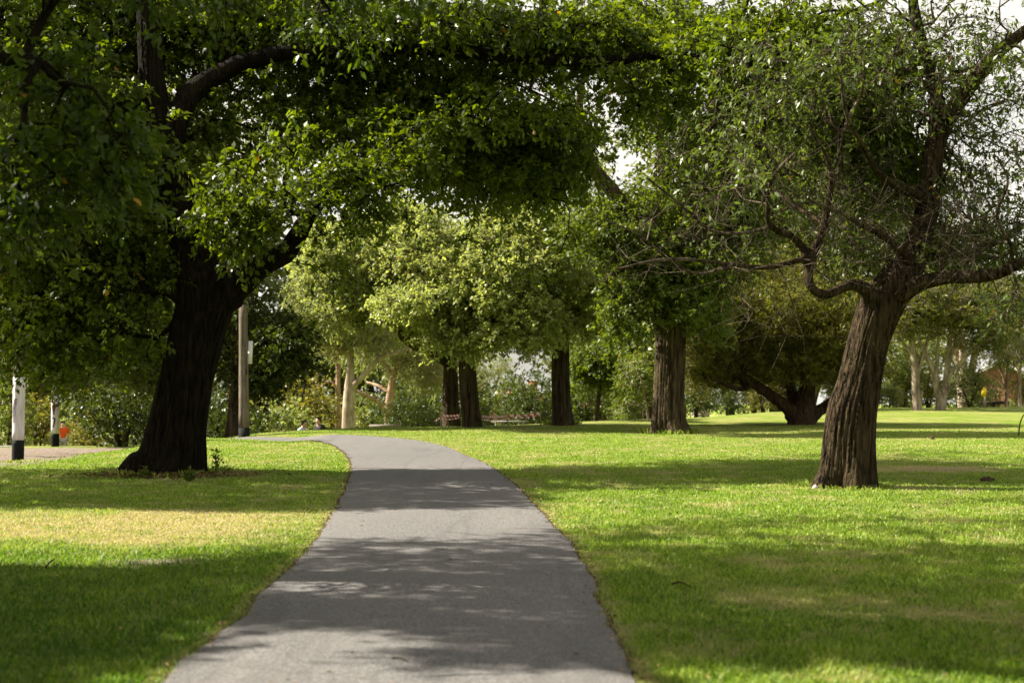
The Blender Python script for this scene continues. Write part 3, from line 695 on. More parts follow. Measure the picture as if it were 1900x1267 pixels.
# the crown that hangs in from outside the frame and shades the foreground
roofA = roof_clumps(2300, B1T, B1B, (-250, 2150), (6.4, 9.8), 42)
g_ = np.random.default_rng(77); u_ = g_.normal(0, 1, (2400, 3)); u_ /= np.linalg.norm(u_, axis=1)[:, None]; u_ *= (g_.random(2400) ** .4)[:, None]
over = np.array([-3.5, 2.0, 8.6]) + u_ * np.array([9, 7.5, 2.4]); over = over[~wants_sun(over)]      # unseen clumps added over and behind the camera to dim the sky light
qx_, qy_ = project(over); over = over[(over[:, 1] < .5) | (qy_ < -80)]
roofA = np.concatenate([roofA, over])
def wl_limb(P, r0, r1):
    Q = spline(np.array(P, float), 6); return (Q, np.linspace(r0, r1, len(Q)))
tree("elm_tree", "near elm hanging leafy sprays in from the upper left, its trunk out of sight", "tree", [
    wl_limb([(-9.6, 12.8, -.5), (-9.6, 12.8, .4), (-9.5, 12.8, 2), (-9.3, 12.8, 3.6), (-9.0, 12.7, 6), (-8.8, 12.6, 9)], .55, .12),
    wl_limb([(-9.3, 12.8, 3.4), (-7.2, 12.5, 5.4), (-4.6, 12.2, 7.0), (-1.6, 11.8, 8.0), (.8, 11.6, 8.4)], .28, .03),
    wl_limb([(-9.2, 12.8, 4.2), (-7.6, 11, 6), (-5.4, 9.4, 7.4), (-3.4, 7.4, 8), (-1.5, 4.5, 8.4), (.5, 1, 8.6)], .22, .03),
    wl_limb([(-9.0, 12.7, 5.6), (-10.8, 11.5, 7.2), (-12.6, 11, 8.2)], .18, .03),
    wl_limb([(-9.2, 12.8, 4.0), (-7.4, 12.4, 4.8), (-5.4, 11.9, 5.0), (-4.2, 11.6, 4.4)], .14, .02),
], [
    (110, 230, 11.7, 150, 130, .8, 46), (30, 370, 11.6, 80, 90, .6, 20), (225, 320, 11.7, 45, 60, .5, 9), (60, 130, 12, 140, 60, .8, 20), (640, 20, 15.8, 90, 45, .6, 12),
    (260, -40, 13, 300, 60, 1, 30), (700, -60, 14, 300, 50, 1, 30),
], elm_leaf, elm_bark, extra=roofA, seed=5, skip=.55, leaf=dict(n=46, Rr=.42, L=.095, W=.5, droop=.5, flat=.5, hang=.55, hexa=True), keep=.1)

# ------------------------------------------------------------------ the leaning elm right of the path
tree("elm_tree", "leaning grey elm right of the path with twisted bare twigs and thin leaves", "tree", [
    [(1562, 950, 20.5, 62), (1566, 908, 20.5, 57), (1571, 868, 20.5, 50), (1573, 831, 20.5, 48), (1580, 765, 20.5, 45), (1597, 699, 20.5, 39), (1612, 632, 20.5, 37), (1636, 566, 20.5, 41), (1662, 528, 20.5, 38), (1690, 485, 20.6, 28), (1714, 420, 20.7, 22), (1727, 335, 20.8, 20), (1735, 268, 20.8, 19), (1762, 215, 20.8, 17), (1800, 160, 20.8, 14), (1850, 100, 20.8, 12), (1900, 60, 20.8, 11), (1990, -10, 20.8, 7)],
    [(1731, 300, 20.8, 17), (1739, 200, 21, 14), (1726, 130, 21.1, 12), (1702, 50, 21.2, 11), (1686, -60, 21.3, 7)],
    [(1655, 552, 20.4, 26), (1708, 526, 20.2, 15), (1760, 514, 20, 13), (1840, 512, 19.7, 11), (1905, 482, 19.5, 9), (1990, 440, 19.3, 6)],
    [(1690, 500, 20.7, 14), (1740, 470, 21, 11), (1800, 470, 21.2, 9), (1880, 430, 21.4, 7), (1960, 380, 21.6, 4)],
    [(1630, 575, 20.4, 22), (1600, 533, 20.2, 13), (1568, 532, 20, 10), (1535, 546, 19.8, 9.5), (1509, 537, 19.7, 9), (1499, 508, 19.7, 9), (1508, 470, 19.7, 9), (1530, 420, 19.7, 8), (1537, 370, 19.7, 7.5), (1543, 330, 19.7, 6.5), (1530, 285, 19.7, 4.5), (1500, 235, 19.6, 3)],
    [(1541, 342, 19.7, 5.5), (1560, 310, 19.8, 5), (1563, 255, 19.9, 4), (1590, 190, 20, 3), (1640, 130, 20.1, 2)],
    [(1500, 505, 19.7, 8), (1492, 465, 19.7, 8), (1470, 440, 19.6, 7), (1430, 420, 19.4, 6), (1424, 385, 19.3, 5), (1428, 350, 19.2, 4.5), (1442, 318, 19.1, 4), (1475, 285, 19, 3)],
    [(1496, 480, 19.7, 6.5), (1478, 484, 19.6, 6), (1420, 496, 19.4, 5.5), (1350, 490, 19, 4.5), (1290, 483, 18.6, 4), (1220, 483, 18.3, 3), (1150, 498, 18, 1.6)],
    [(1360, 491, 19, 3.5), (1300, 508, 18.8, 2.6), (1250, 488, 18.6, 2.2), (1190, 440, 18.4, 1.8), (1120, 405, 18.2, 1.2)],
    [(1432, 422, 19.4, 4), (1380, 432, 19.2, 3.2), (1320, 428, 19, 2.6), (1270, 385, 18.8, 2.2), (1200, 330, 18.6, 1.6)],
    [(1532, 415, 19.7, 6), (1480, 385, 20.2, 6), (1432, 350, 20.6, 6.5), (1405, 318, 21, 7), (1402, 275, 21, 7.5), (1375, 245, 21, 7), (1340, 215, 21, 5.5), (1322, 185, 21, 4)],
    [(1403, 285, 21, 6), (1418, 225, 21, 5), (1410, 170, 21, 4), (1385, 120, 21, 3)],
    [(1722, 370, 20.7, 12), (1640, 330, 20, 7), (1600, 270, 19.6, 5), (1570, 210, 19.3, 3.5), (1560, 140, 19, 2.5)],
    [(1690, 480, 20.6, 9), (1640, 440, 20, 6.5), (1600, 420, 19.6, 5), (1560, 395, 19.2, 3.5), (1500, 370, 18.9, 2)],
    [(1860, 506, 19.6, 5), (1880, 470, 19.4, 4), (1850, 400, 19.2, 3.4), (1870, 340, 19, 2.6), (1850, 290, 19, 2)],
], [
    (1500, 320, 21.2, 190, 150, 1.1, 170), (1690, 300, 21.9, 200, 170, 1.1, 170), (1850, 330, 20.9, 120, 190, 1.4, 110), (1320, 320, 19.8, 130, 130, 1.1, 62), (1340, 460, 19.3, 160, 45, .8, 24),
    (1820, 450, 20.8, 130, 60, 1.0, 80), (1570, 460, 20.8, 90, 60, .9, 50), (1690, 110, 21, 180, 120, 1.6, 170), (1500, 150, 20.6, 190, 100, 1.6, 150), (1870, 130, 20.8, 110, 120, 1.2, 48), (1400, 580, 19.2, 60, 60, .6, 12), (1885, 560, 19.4, 50, 40, .8, 16),
    (1680, -60, 21.3, 300, 60, 2, 60),
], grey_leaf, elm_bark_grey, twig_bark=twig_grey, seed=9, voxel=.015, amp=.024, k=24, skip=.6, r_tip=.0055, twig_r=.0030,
    leaf=dict(n=24, Rr=.44, L=.098, W=.40, droop=.4, flat=.6, hang=.6), keep=.12,
    bare=[(1450, 420, 19.4, 220, 130, 1.2, 60), (1780, 440, 20, 150, 100, 1.2, 70), (1250, 440, 18.8, 140, 80, .8, 14), (1430, 600, 19.2, 60, 60, .6, 6), (1650, 300, 20.4, 200, 140, 1.4, 24)])

# ------------------------------------------------------------------ elms along the far end of the path
tree("elm_tree", "straight elm with pale furrowed bark behind the right lawn, between leaning elm and path", "tree", [
    [(1243, 830, 39.6, 42), (1243, 806, 39.6, 37), (1240, 782, 39.6, 31), (1240, 743, 39.6, 28.5), (1244, 640, 39.6, 28), (1241, 592, 39.6, 31), (1228, 550, 39.6, 30), (1210, 495, 39.6, 21), (1180, 430, 39.4, 17), (1142, 362, 39.2, 14), (1100, 312, 39, 13), (1078, 268, 39, 11), (1075, 200, 39, 8), (1085, 120, 39, 5)],
    [(1246, 590, 39.6, 26), (1262, 520, 39.8, 21), (1290, 420, 40, 17), (1312, 320, 40, 13), (1322, 200, 40, 8), (1310, 90, 40, 5)],
    [(1240, 560, 39.8, 22), (1242, 470, 40.4, 17), (1232, 300, 40.8, 12), (1215, 150, 41, 6)],
    [(1270, 500, 39.8, 10), (1330, 450, 39.6, 8), (1400, 400, 39.4, 5)], [(1205, 490, 39.5, 9), (1150, 500, 39, 7), (1110, 540, 38.8, 4)],
], [
    (1235, 440, 40, 140, 110, 2.6, 380), (1115, 420, 39, 85, 65, 2, 85), (1340, 410, 40, 110, 130, 2.6, 250), (1160, 575, 38.6, 42, 60, 1, 55), (1295, 560, 39.2, 60, 60, 1.6, 80),
    (1270, 240, 40, 120, 110, 2.6, 150), (1220, 60, 41, 200, 90, 3, 160), (1230, 520, 38.8, 60, 40, 1, 40), (1420, 330, 39.6, 80, 120, 2, 110),
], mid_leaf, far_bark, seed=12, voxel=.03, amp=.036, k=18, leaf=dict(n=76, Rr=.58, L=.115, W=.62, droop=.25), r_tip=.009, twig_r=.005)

tree("elm_tree", "middle elm trunk right of the barrier tape, behind the path's bend", "tree", [
    [(1045, 815, 46, 26), (1045, 789, 46, 22), (1042, 752, 46, 18), (1040, 700, 46, 17), (1040, 640, 46, 16), (1039, 600, 46, 14), (1036, 540, 46, 12), (1030, 470, 46, 9), (1030, 360, 46, 6), (1040, 220, 46, 3)],
    [(1040, 610, 46, 9), (1075, 570, 45.5, 7), (1110, 520, 45, 5)], [(1036, 560, 46, 9), (990, 520, 45.5, 7), (950, 480, 45, 4)],
], [
    *pads(955, 1125, 400, 610, 45.4, 2.2, 36, 14, 201), (1085, 565, 45.6, 50, 45, 1.6, 40), (1030, 330, 46.5, 120, 100, 2.6, 110),
], bright_leaf, far_bark, seed=14, leaf=dict(n=78, Rr=.62, L=.115, W=.62, droop=.25), r_tip=.009, twig_r=.005,
    bare=[(1075, 590, 44.6, 40, 30, .5, 8)])

tree("elm_tree", "short elm with mossy trunk wrapped by red and white tape", "tree", [
    [(877, 815, 45, 24), (876, 790, 45, 19), (873, 762, 45, 17), (869, 720, 45, 17), (866, 672, 45, 16), (862, 642, 45, 14), (850, 600, 45, 10), (820, 540, 45, 8), (790, 480, 45, 5), (775, 420, 45, 3)],
    [(868, 660, 45, 12), (882, 600, 44.8, 9), (920, 545, 44.4, 7), (965, 500, 44, 4)],
    [(872, 655, 45, 9), (905, 640, 44, 6), (950, 625, 43.5, 4)], [(855, 620, 45, 8), (845, 560, 43.6, 6), (860, 500, 43, 4)],
], [
    *pads(730, 1010, 470, 635, 43.4, 2.2, 56, 15, 202), *pads(690, 980, 385, 500, 45, 2.4, 34, 15, 203), (880, 628, 42.6, 90, 18, 1.1, 60), (975, 615, 43, 60, 20, 1, 24),
], bright_leaf, far_bark, seed=15, leaf=dict(n=78, Rr=.62, L=.115, W=.62, droop=.2, up=1.0), r_tip=.009, twig_r=.005)

tree("elm_tree", "elm with curved left limb just behind the taped elm", "tree", [
    [(838, 830, 47.4, 20), (838, 790, 47.4, 18), (836, 740, 47.4, 15), (836, 700, 47.4, 14), (836, 662, 47.4, 13), (838, 625, 47.4, 10), (842, 560, 47.4, 7), (835, 470, 47.4, 4)],
    [(835, 678, 47.4, 9), (798, 653, 47, 7.5), (769, 643, 46.6, 7), (748, 626, 46.4, 7), (740, 606, 46.2, 6), (729, 583, 46, 5), (705, 535, 45.6, 4), (688, 480, 45.4, 3)],
    [(840, 600, 47.4, 7), (780, 520, 47.4, 5), (730, 450, 47.4, 3)],
], [
    *pads(590, 800, 410, 600, 46.2, 2.4, 52, 15, 204), (760, 430, 47.4, 120, 40, 2.6, 70), (800, 605, 47, 40, 34, 1.2, 24),
], bright_leaf, far_bark, seed=16, leaf=dict(n=78, Rr=.64, L=.115, W=.6, droop=.25), r_tip=.009, twig_r=.005)

# dark trees on the left behind the big elm
tree("elm_tree", "dark brown trunk just left of the utility pole with shaded crown", "tree", [
    [(428, 850, 44.5, 18), (430, 812, 44.5, 14), (434, 760, 44.5, 11), (436, 700, 44.5, 10), (440, 640, 44.5, 9), (446, 560, 44.5, 7), (450, 460, 44.5, 4)],
    [(437, 680, 44.5, 6), (490, 640, 44, 5), (550, 600, 43.6, 3)], [(438, 650, 44.5, 6), (390, 590, 44.5, 4)],
], [
    (522, 640, 44.4, 62, 60, 2, 200), (480, 690, 45, 50, 45, 1.6, 80), (420, 600, 45, 70, 110, 2, 150), (410, 480, 45, 60, 70, 2.4, 80),
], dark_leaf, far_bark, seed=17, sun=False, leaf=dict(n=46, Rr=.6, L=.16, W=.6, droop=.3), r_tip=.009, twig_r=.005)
tree("elm_tree", "shaded tree with drooping crown over the two banded poles", "tree", [
    [(222, 860, 56, 13), (222, 780, 56, 11), (220, 720, 55, 10), (215, 650, 53, 9.5), (205, 560, 51, 7.5), (200, 440, 50, 5)],
    [(215, 660, 53, 7), (150, 600, 48, 5), (60, 590, 44, 4), (-40, 600, 43, 3)], [(217, 670, 53, 6), (270, 620, 49, 4), (310, 590, 48, 3)],
], [
    (90, 620, 43.5, 150, 75, 2, 260), (250, 630, 46, 90, 80, 2.4, 210), (20, 650, 40, 60, 45, 1.2, 44), (150, 690, 42.5, 60, 26, 1, 36), (180, 500, 46, 230, 80, 2.6, 240), (300, 700, 47, 60, 50, 1.4, 60), (10, 745, 42, 18, 30, .5, 9),
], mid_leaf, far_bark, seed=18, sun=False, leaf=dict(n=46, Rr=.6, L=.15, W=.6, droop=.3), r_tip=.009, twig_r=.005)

# ------------------------------------------------------------------ gums and other trees beyond the crest
gl = dict(n=52, Rr=.75, L=.17, W=.28, droop=.5, hang=.9, up=.25)
tree("gum_tree", "pale smooth gum trunk with one limb rising right, beyond the bend", "tree", [
    [(645, 850, 60, 14), (646, 800, 60, 12.5), (647, 750, 60, 11), (649, 715, 60, 10), (650, 690, 60, 7), (650, 665, 60, 6.5), (648, 610, 60, 5), (640, 540, 60, 3)],
    [(652, 722, 60, 7), (662, 710, 59.8, 5.5), (681, 690, 59.5, 5), (706, 664, 59.2, 4.5), (735, 655, 59, 3.2), (770, 640, 59, 2)],
    [(650, 662, 60, 5), (630, 649, 59.6, 4.6), (605, 640, 59.3, 4), (588, 636, 59, 3), (560, 620, 59, 2)],
], [(640, 595, 60, 80, 42, 2.6, 160), (590, 565, 59, 60, 60, 2.4, 150), (700, 620, 59.4, 55, 30, 1.6, 60), (660, 520, 60, 100, 70, 3, 230), (610, 470, 60, 70, 50, 2.4, 110)],
    gum_leaf, gum_bark, seed=21, sun=False, leaf=gl, r_tip=.012, twig_r=.006)
tree("gum_tree", "tan forked gum behind the stone slab", "tree", [
    [(718, 850, 66, 9.5), (720, 790, 66, 8), (722, 750, 66, 7.5), (727, 715, 66, 7), (731, 690, 66, 6.5), (734, 655, 66, 4.5), (736, 600, 66, 3)],
    [(729, 705, 66, 4), (720, 685, 66, 3.5), (710, 670, 66, 3), (700, 640, 66, 2)], [(731, 695, 66, 4), (741, 675, 66, 3.4), (746, 655, 66, 3), (755, 620, 66, 2)],
    [(717, 765, 66, 3.8), (705, 750, 65.6, 3.5), (690, 738, 65.2, 3.3), (660, 725, 65, 2.6), (640, 716, 65, 1.6)], [(724, 728, 66, 3.6), (712, 722, 66.4, 3.4), (700, 715, 66.6, 3), (680, 709, 67, 2)],
], [(745, 605, 66, 70, 50, 2.6, 120), (690, 640, 66, 50, 30, 1.8, 50), (770, 660, 66, 40, 40, 1.6, 50), (800, 680, 67, 45, 50, 2, 80)],
    gum_leaf, tan_bark, seed=22, sun=False, leaf=gl, r_tip=.012, twig_r=.006)
tree("gum_tree", "thin forked gum left of the pale smooth gum", "tree", [
    [(628, 860, 70, 6), (627, 760, 70, 5), (627, 710, 70, 4.5), (627, 680, 70, 4.6), (615, 660, 70, 3), (603, 645, 70, 2.5), (590, 610, 70, 1.6)],
    [(626, 684, 70, 3), (628, 660, 70, 2.5), (626, 620, 70, 1.8)], [(626, 722, 70, 2.6), (612, 707, 70, 2.2), (595, 716, 70, 1.6), (575, 712, 70, 1)],
], [(600, 620, 70, 60, 40, 2.4, 90), (585, 740, 70, 25, 20, 1, 20)], gum_leaf, tan_bark, seed=23, sun=False, leaf=gl, r_tip=.012, twig_r=.006)

tree("tea_tree", "dark bushy tea tree with many low stems spreading from one foot", "tree", [
    [(1487, 810, 47, 32), (1487, 787, 47, 27), (1490, 766, 47, 24), (1494, 745, 47, 19), (1500, 700, 47, 13), (1505, 650, 47, 9), (1512, 590, 47, 5)],
    [(1480, 778, 47, 18), (1455, 752, 46.8, 11), (1425, 730, 46.6, 10), (1395, 710, 46.4, 9), (1365, 690, 46.2, 8), (1335, 666, 46, 6.5), (1305, 645, 46, 4)],
    [(1498, 778, 47, 16), (1522, 760, 47, 11), (1548, 742, 47, 9.5), (1578, 714, 47, 7.5), (1605, 680, 47, 5)],
    [(1482, 765, 47, 14), (1468, 722, 47.4, 10), (1460, 670, 47.6, 7), (1448, 600, 47.8, 4)],
    [(1400, 712, 46.4, 5), (1370, 722, 46.2, 4.4), (1330, 705, 46, 3.4), (1300, 695, 46, 2)],
], [
    (1450, 580, 46.4, 130, 70, 2.6, 430), (1345, 605, 46.6, 75, 90, 2.6, 300), (1550, 595, 46.6, 70, 90, 2.6, 330), (1385, 680, 48.4, 70, 55, 1.5, 130), (1520, 665, 48, 60, 45, 1.8, 90), (1300, 690, 48, 40, 45, 1.6, 60), (1440, 655, 48.6, 60, 40, 1.4, 80), (1490, 675, 45.8, 60, 40, .9, 100), (1575, 680, 46.6, 50, 46, 1.1, 110), (1340, 690, 47.2, 60, 44, 1.2, 80), (1420, 650, 45.8, 70, 34, .8, 60), (1600, 640, 48, 40, 60, 1.6, 70),
    (1430, 500, 47.5, 120, 60, 3, 130),
], tea_leaf, tea_bark, seed=25, leaf=dict(n=80, Rr=.62, L=.15, W=.16, droop=-.1, hang=-.5, up=.1), r_tip=.008, twig_r=.004, skip=.3)

rl = dict(n=44, Rr=.8, L=.20, W=.26, droop=-.05, hang=-.2, up=.3, flat=.5)
tree("tea_tree", "pale split trunk with wide flat canopy, right background beside the leaning elm", "tree", [
    [(1703, 790, 66, 11), (1702, 764, 66, 9.5), (1700, 730, 66, 8), (1698, 690, 66, 7), (1694, 650, 66, 6), (1690, 600, 66, 4), (1690, 545, 66, 2.5)],
    [(1700, 705, 66, 4), (1712, 665, 66, 3.5), (1725, 620, 66, 2.5)], [(1697, 665, 66, 3.5), (1678, 640, 66, 3), (1655, 615, 66, 2)], [(1708, 745, 66, 3), (1711, 725, 66, 2)],
], [(1690, 560, 66, 70, 32, 2.6, 150), (1660, 600, 66, 35, 26, 1.8, 60), (1740, 540, 66, 70, 24, 2.4, 110)], canopy_leaf, muted_bark, seed=26, leaf=rl, r_tip=.012, twig_r=.006, skip=.45)
tree("tea_tree", "pale multi stemmed tree with flat canopy, right background, its white branch bending right", "tree", [
    [(1744, 790, 66, 13), (1744, 765, 66, 11), (1745, 748, 66, 9), (1738, 720, 66, 6), (1733, 690, 66, 5.5), (1722, 665, 66, 4.5), (1708, 640, 66, 3.5), (1700, 600, 66, 2.5)],
    [(1748, 752, 66, 7), (1754, 720, 66, 6.5), (1757, 690, 66, 6), (1760, 650, 66, 5), (1765, 610, 66, 3.5), (1775, 560, 66, 2)],
    [(1736, 705, 66, 4), (1740, 660, 66, 3.5), (1742, 600, 66, 2.5)], [(1757, 705, 66, 4), (1775, 680, 65.6, 3.5), (1800, 655, 65.2, 3.2), (1835, 630, 65, 2.6), (1880, 605, 65, 2)],
    [(1755, 730, 66, 3), (1763, 719, 66, 2.6), (1774, 707, 66, 2.5), (1776, 690, 66, 2.2), (1790, 672, 66, 1.6)], [(1758, 685, 66, 3.4), (1768, 650, 66, 3), (1785, 600, 66, 2)],
], [(1780, 565, 66, 90, 34, 2.6, 190), (1850, 590, 65.4, 80, 30, 2.4, 150), (1830, 640, 65.4, 50, 14, 1.6, 44), (1880, 545, 66, 60, 36, 2.4, 90), (1730, 605, 66, 60, 18, 1.8, 50)], canopy_leaf, muted_bark, seed=27, leaf=rl, r_tip=.012, twig_r=.006, skip=.3)
tree("gum_tree", "slim pale gum with fan of upright branches before the red brick house", "tree", [
    [(1867, 780, 84, 4.4), (1867, 762, 84, 3.8), (1867, 730, 84, 3.2), (1868, 705, 84, 2.8), (1870, 670, 84, 2), (1874, 630, 84, 1.2)],
    [(1867, 720, 84, 2), (1858, 690, 84, 1.8), (1852, 660, 84, 1.4), (1850, 635, 84, 1)], [(1868, 715, 84, 2), (1880, 685, 84, 1.6), (1886, 655, 84, 1.2)],
    [(1867, 735, 84, 2), (1878, 725, 84, 1.6), (1892, 705, 84, 1.2)], [(1866, 725, 84, 1.8), (1850, 700, 84, 1.6), (1835, 692, 84, 1.3)],
], [(1865, 650, 84, 34, 26, 2, 60), (1885, 625, 84, 30, 20, 2, 40)], gum_leaf, tan_bark, seed=28, sun=False, leaf=gl, r_tip=.014, twig_r=.007, skip=.5)
tree("gum_tree", "thin pale gum at the right edge of the far lawn", "tree", [
    [(1893, 780, 82, 4), (1892, 745, 82, 3.2), (1892, 710, 82, 2.8), (1894, 680, 82, 2.2), (1898, 640, 82, 1.4)], [(1892, 690, 82, 2), (1880, 670, 82, 1.5), (1872, 650, 82, 1)],
], [(1900, 640, 82, 40, 26, 2, 60)], gum_leaf, gum_bark, seed=29, sun=False, leaf=gl, r_tip=.014, twig_r=.007, skip=.5)
tree("young_tree", "leaning slim tree between middle elm and straight elm", "tree", [
    [(1103, 815, 53, 6), (1105, 785, 53, 5), (1109, 750, 53, 4.2), (1114, 715, 53, 3.8), (1118, 680, 53, 3), (1124, 640, 53, 2)],
    [(1117, 690, 53, 2), (1135, 665, 53, 1.5)], [(1115, 705, 53, 2), (1095, 675, 53, 1.4)],
], [(1110, 660, 53, 45, 38, 1.8, 120), (1140, 690, 53, 25, 30, 1.2, 50), (1080, 700, 53, 20, 30, 1.2, 40)], mid_leaf, far_bark, seed=30, sun=False, leaf=dict(n=46, Rr=.6, L=.16, W=.55), r_tip=.009, twig_r=.005)
tree("young_tree", "spindly sapling with pale stem just left of the straight elm", "tree", [
    [(1207, 800, 50, 3.4), (1204, 785, 50, 2.8), (1200, 760, 50, 2.2), (1196, 740, 50, 1.8), (1194, 715, 50, 1.2)],
], [(1180, 690, 50, 26, 36, 1.2, 50), (1165, 745, 51, 20, 22, 1, 26)], mid_leaf, gum_bark, seed=31, sun=False, leaf=dict(n=40, Rr=.5, L=.14, W=.5), r_tip=.008, twig_r=.004)

# ------------------------------------------------------------------ background shrubs and trees (one prototype of each kind, then copies)
def shrub(name, label, h, w, n, leafmat, bark, seed, leaf, cat="shrub", clear=0., stems=5, group=None):
    g = np.random.default_rng(seed); o = np.array([0, 100, float(G(0, 100))])
    limbs = []
    for i in range(stems):
        a = g.uniform(0, 2 * np.pi); q = w * g.uniform(.15, .33); z = h * g.uniform(.55, .85)
        P = np.array([o + [0.1 * math.cos(a), .1 * math.sin(a), -.2], o + [q * .3 * math.cos(a), q * .3 * math.sin(a), max(z * .35, clear)], o + [q * math.cos(a), q * math.sin(a), z]])
        limbs.append((spline(P, 5), np.linspace(.025 * h, .008 * h, 11)))
    u = g.normal(0, 1, (n, 3)); u /= np.linalg.norm(u, axis=1)[:, None]; u *= (g.random(n) ** (1 / 2.6))[:, None]
    lump = .72 + .5 * noise3(u * 1.7 + seed, seed)
    C = o + u * lump[:, None] * np.array([w / 2, w / 2, (h - clear) / 2]) + [0, 0, clear + (h - clear) / 2]
    C = C[C[:, 2] > o[2] + .1]
    return tree(name, label, cat, limbs, [], leafmat, bark, group, extra=C, leaf=leaf, seed=seed, sun=False, skip=.3, r_tip=.009, twig_r=.005, sides=8, twigs_on=False, base=o)

lf = dict(n=40, Rr=.55, L=.17, W=.55, droop=.1)
P_olive = shrub("shrub", "-", 4.2, 4.6, 150, olive_leaf, tea_bark, 101, lf)
P_dark = shrub("shrub", "-", 3.6, 5.0, 170, dark_leaf, tea_bark, 102, lf)
P_mid = shrub("shrub", "-", 5.0, 4.0, 170, far_hazed_leaf, tea_bark, 103, lf)
P_tree = shrub("round_tree", "-", 9.5, 8.5, 300, far_hazed_leaf, far_bark, 104, dict(n=46, Rr=.9, L=.26, W=.5), cat="tree", clear=2.0)
P_gum = shrub("gum_tree", "-", 12, 8, 230, gum_leaf, gum_bark, 105, dict(n=40, Rr=1., L=.30, W=.3, hang=.8, up=.3, droop=.4), cat="tree", clear=3.5)
P_grey = shrub("shrub", "-", 2.6, 3.6, 110, gum_leaf, tea_bark, 106, lf)
HT = {'o': (P_olive, 4.2), 'd': (P_dark, 3.6), 'm': (P_mid, 5.0), 't': (P_tree, 9.5), 'g': (P_gum, 12.), 's': (P_grey, 2.6)}
used = set()
def place(kind, px, D, top, label, seed):
    """Sets a shrub on the ground at px and depth D with its top reaching the given row."""
    p, h = HT[kind]; x = (px - CX) / FPX * D; z = float(G(x, D)); zt = CAMZ + (HY - top) / FPX * D
    sc = max(.25, (zt - z) / h / .95); rz = random.Random(seed).uniform(0, 6.28)
    if kind not in used:
        used.add(kind); p.location = (x, D, z); p.rotation_euler = (0, 0, rz); p.scale = (sc,) * 3; p['label'] = label; p['group'] = "greenery beyond the lawn"
        return p
    return dup(p, (x, D, z), rz, sc, label, group="greenery beyond the lawn")
for i, a in enumerate([
    ('o', 68, 74, 735, "yellowish shrub between the two banded poles"), ('m', 150, 80, 718, "tall shrub behind the person in orange"), ('o', 172, 70, 762, "rounded olive shrub right of the person in orange"),
    ('d', 228, 50, 690, "dark hedge shrub left of the big elm's trunk"), ('d', 300, 53, 700, "dark shrub hidden half behind the big elm's foot"), ('d', 392, 58, 700, "black green shrub right of the big elm's trunk"),
    ('m', 12, 66, 715, "shrub at the far left edge behind the near banded pole"), ('t', -60, 100, 560, "tall tree at the left edge beyond the road"), ('t', 130, 104, 600, "round tree behind the shrubs at the left road"),
    ('o', 540, 66, 690, "sunny olive shrub right of the utility pole"), ('s', 505, 62, 745, "low pale shrub at the utility pole's right"), ('o', 605, 74, 738, "brownish shrub left of the pale gum's foot"),
    ('m', 690, 80, 725, "green shrub seen between the two gums"), ('d', 765, 62, 742, "low dark shrub right of the stone slab"), ('d', 800, 78, 690, "dark tall shrub left of the taped elm"),
    ('m', 782, 90, 660, "leafy bush behind the dark low shrub"), ('m', 960, 78, 700, "fresh green bush over the barrier tape"), ('d', 985, 74, 692, "dark cone shaped bush left of the middle elm"),
    ('d', 915, 90, 712, "dark far bush right of the taped elm"), ('d', 1085, 66, 705, "dark shrub right of the middle elm"), ('s', 1140, 66, 738, "dry grass coloured shrub beside the leaning slim tree"),
    ('m', 1170, 62, 690, "green shrub left of the straight elm"), ('d', 1290, 62, 700, "dark shrub right of the straight elm"), ('d', 1350, 66, 720, "dark shrub under the tea tree's left limb"),
    ('o', 1415, 72, 700, "olive shrub behind the tea tree's foot"), ('m', 1560, 76, 660, "green shrub between tea tree and leaning elm"), ('s', 1650, 78, 715, "grey green shrub just right of the leaning elm"),
    ('m', 1675, 84, 655, "leafy shrub left of the pale split trunk"), ('o', 1722, 86, 690, "yellow green shrub between the two pale trunks"), ('m', 1800, 80, 668, "dark rounded bush right of the white branch"),
    ('s', 1880, 92, 742, "low shrub at the right end of the far lawn"), ('t', 500, 110, 590, "round tree far behind the utility pole"), ('g', 900, 125, 640, "hazy gum seen over the taped elm's right side"),
    ('g', 560, 105, 560, "gum behind the sunny olive shrub"), ('t', 1220, 100, 560, "round tree behind the straight elm"), ('t', 1360, 96, 520, "round tree behind the tea tree's left side"),
    ('t', 1500, 104, 540, "round tree behind the tea tree's crown"), ('t', 1690, 120, 575, "far round tree behind the pale split trunk"), ('g', 1300, 70, 330, "tall sunlit gum whose top shows above the straight elm"), ('t', 700, 96, 500, "tall round tree behind the gums' crowns"),
    ('t', 1450, 78, 170, "tall tree behind the leaning elm's left twigs"), ('g', 1610, 86, 260, "tall loose gum behind the leaning elm's fork"), ('t', 1200, 84, 345, "tall tree rising behind the straight elm's crown"), ('g', 1790, 90, 400, "loose gum behind the leaning elm's right limb"),
    ('t', 60, 100, 60, "tall dark tree behind the near elm's hanging leaves"), ('t', 300, 104, 160, "tall tree behind the big elm's fork"), ('t', 640, 106, 420, "tall tree behind the pale gum's crown"), ('m', 880, 84, 715, "small bush between the taped elm and the picnic table"),
    ('o', 1905, 86, 690, "olive shrub at the right edge before the mauve roofed house"), ('d', 1822, 100, 705, "dark shrub before the mauve roofed house's left corner"), ('g', 1925, 96, 560, "tall gum at the right edge behind the far lawn"),
    ('m', 1462, 92, 690, "far shrub seen through the tea tree's stems"), ('d', 1590, 94, 690, "far dark shrub between the tea tree and the leaning elm's foot"), ('m', 1770, 104, 690, "far shrub behind the white branch"), ('m', 1400, 96, 700, "far shrub behind the tea tree's left limb"),
    ('t', 1100, 92, 560, "round tree behind the leaning slim tree"), ('g', 760, 84, 470, "gum crown behind the elm with the curved limb"), ('d', 340, 84, 640, "tall dark bush behind the big elm"), ('t', 300, 92, 540, "round dark tree behind the big elm's trunk"),
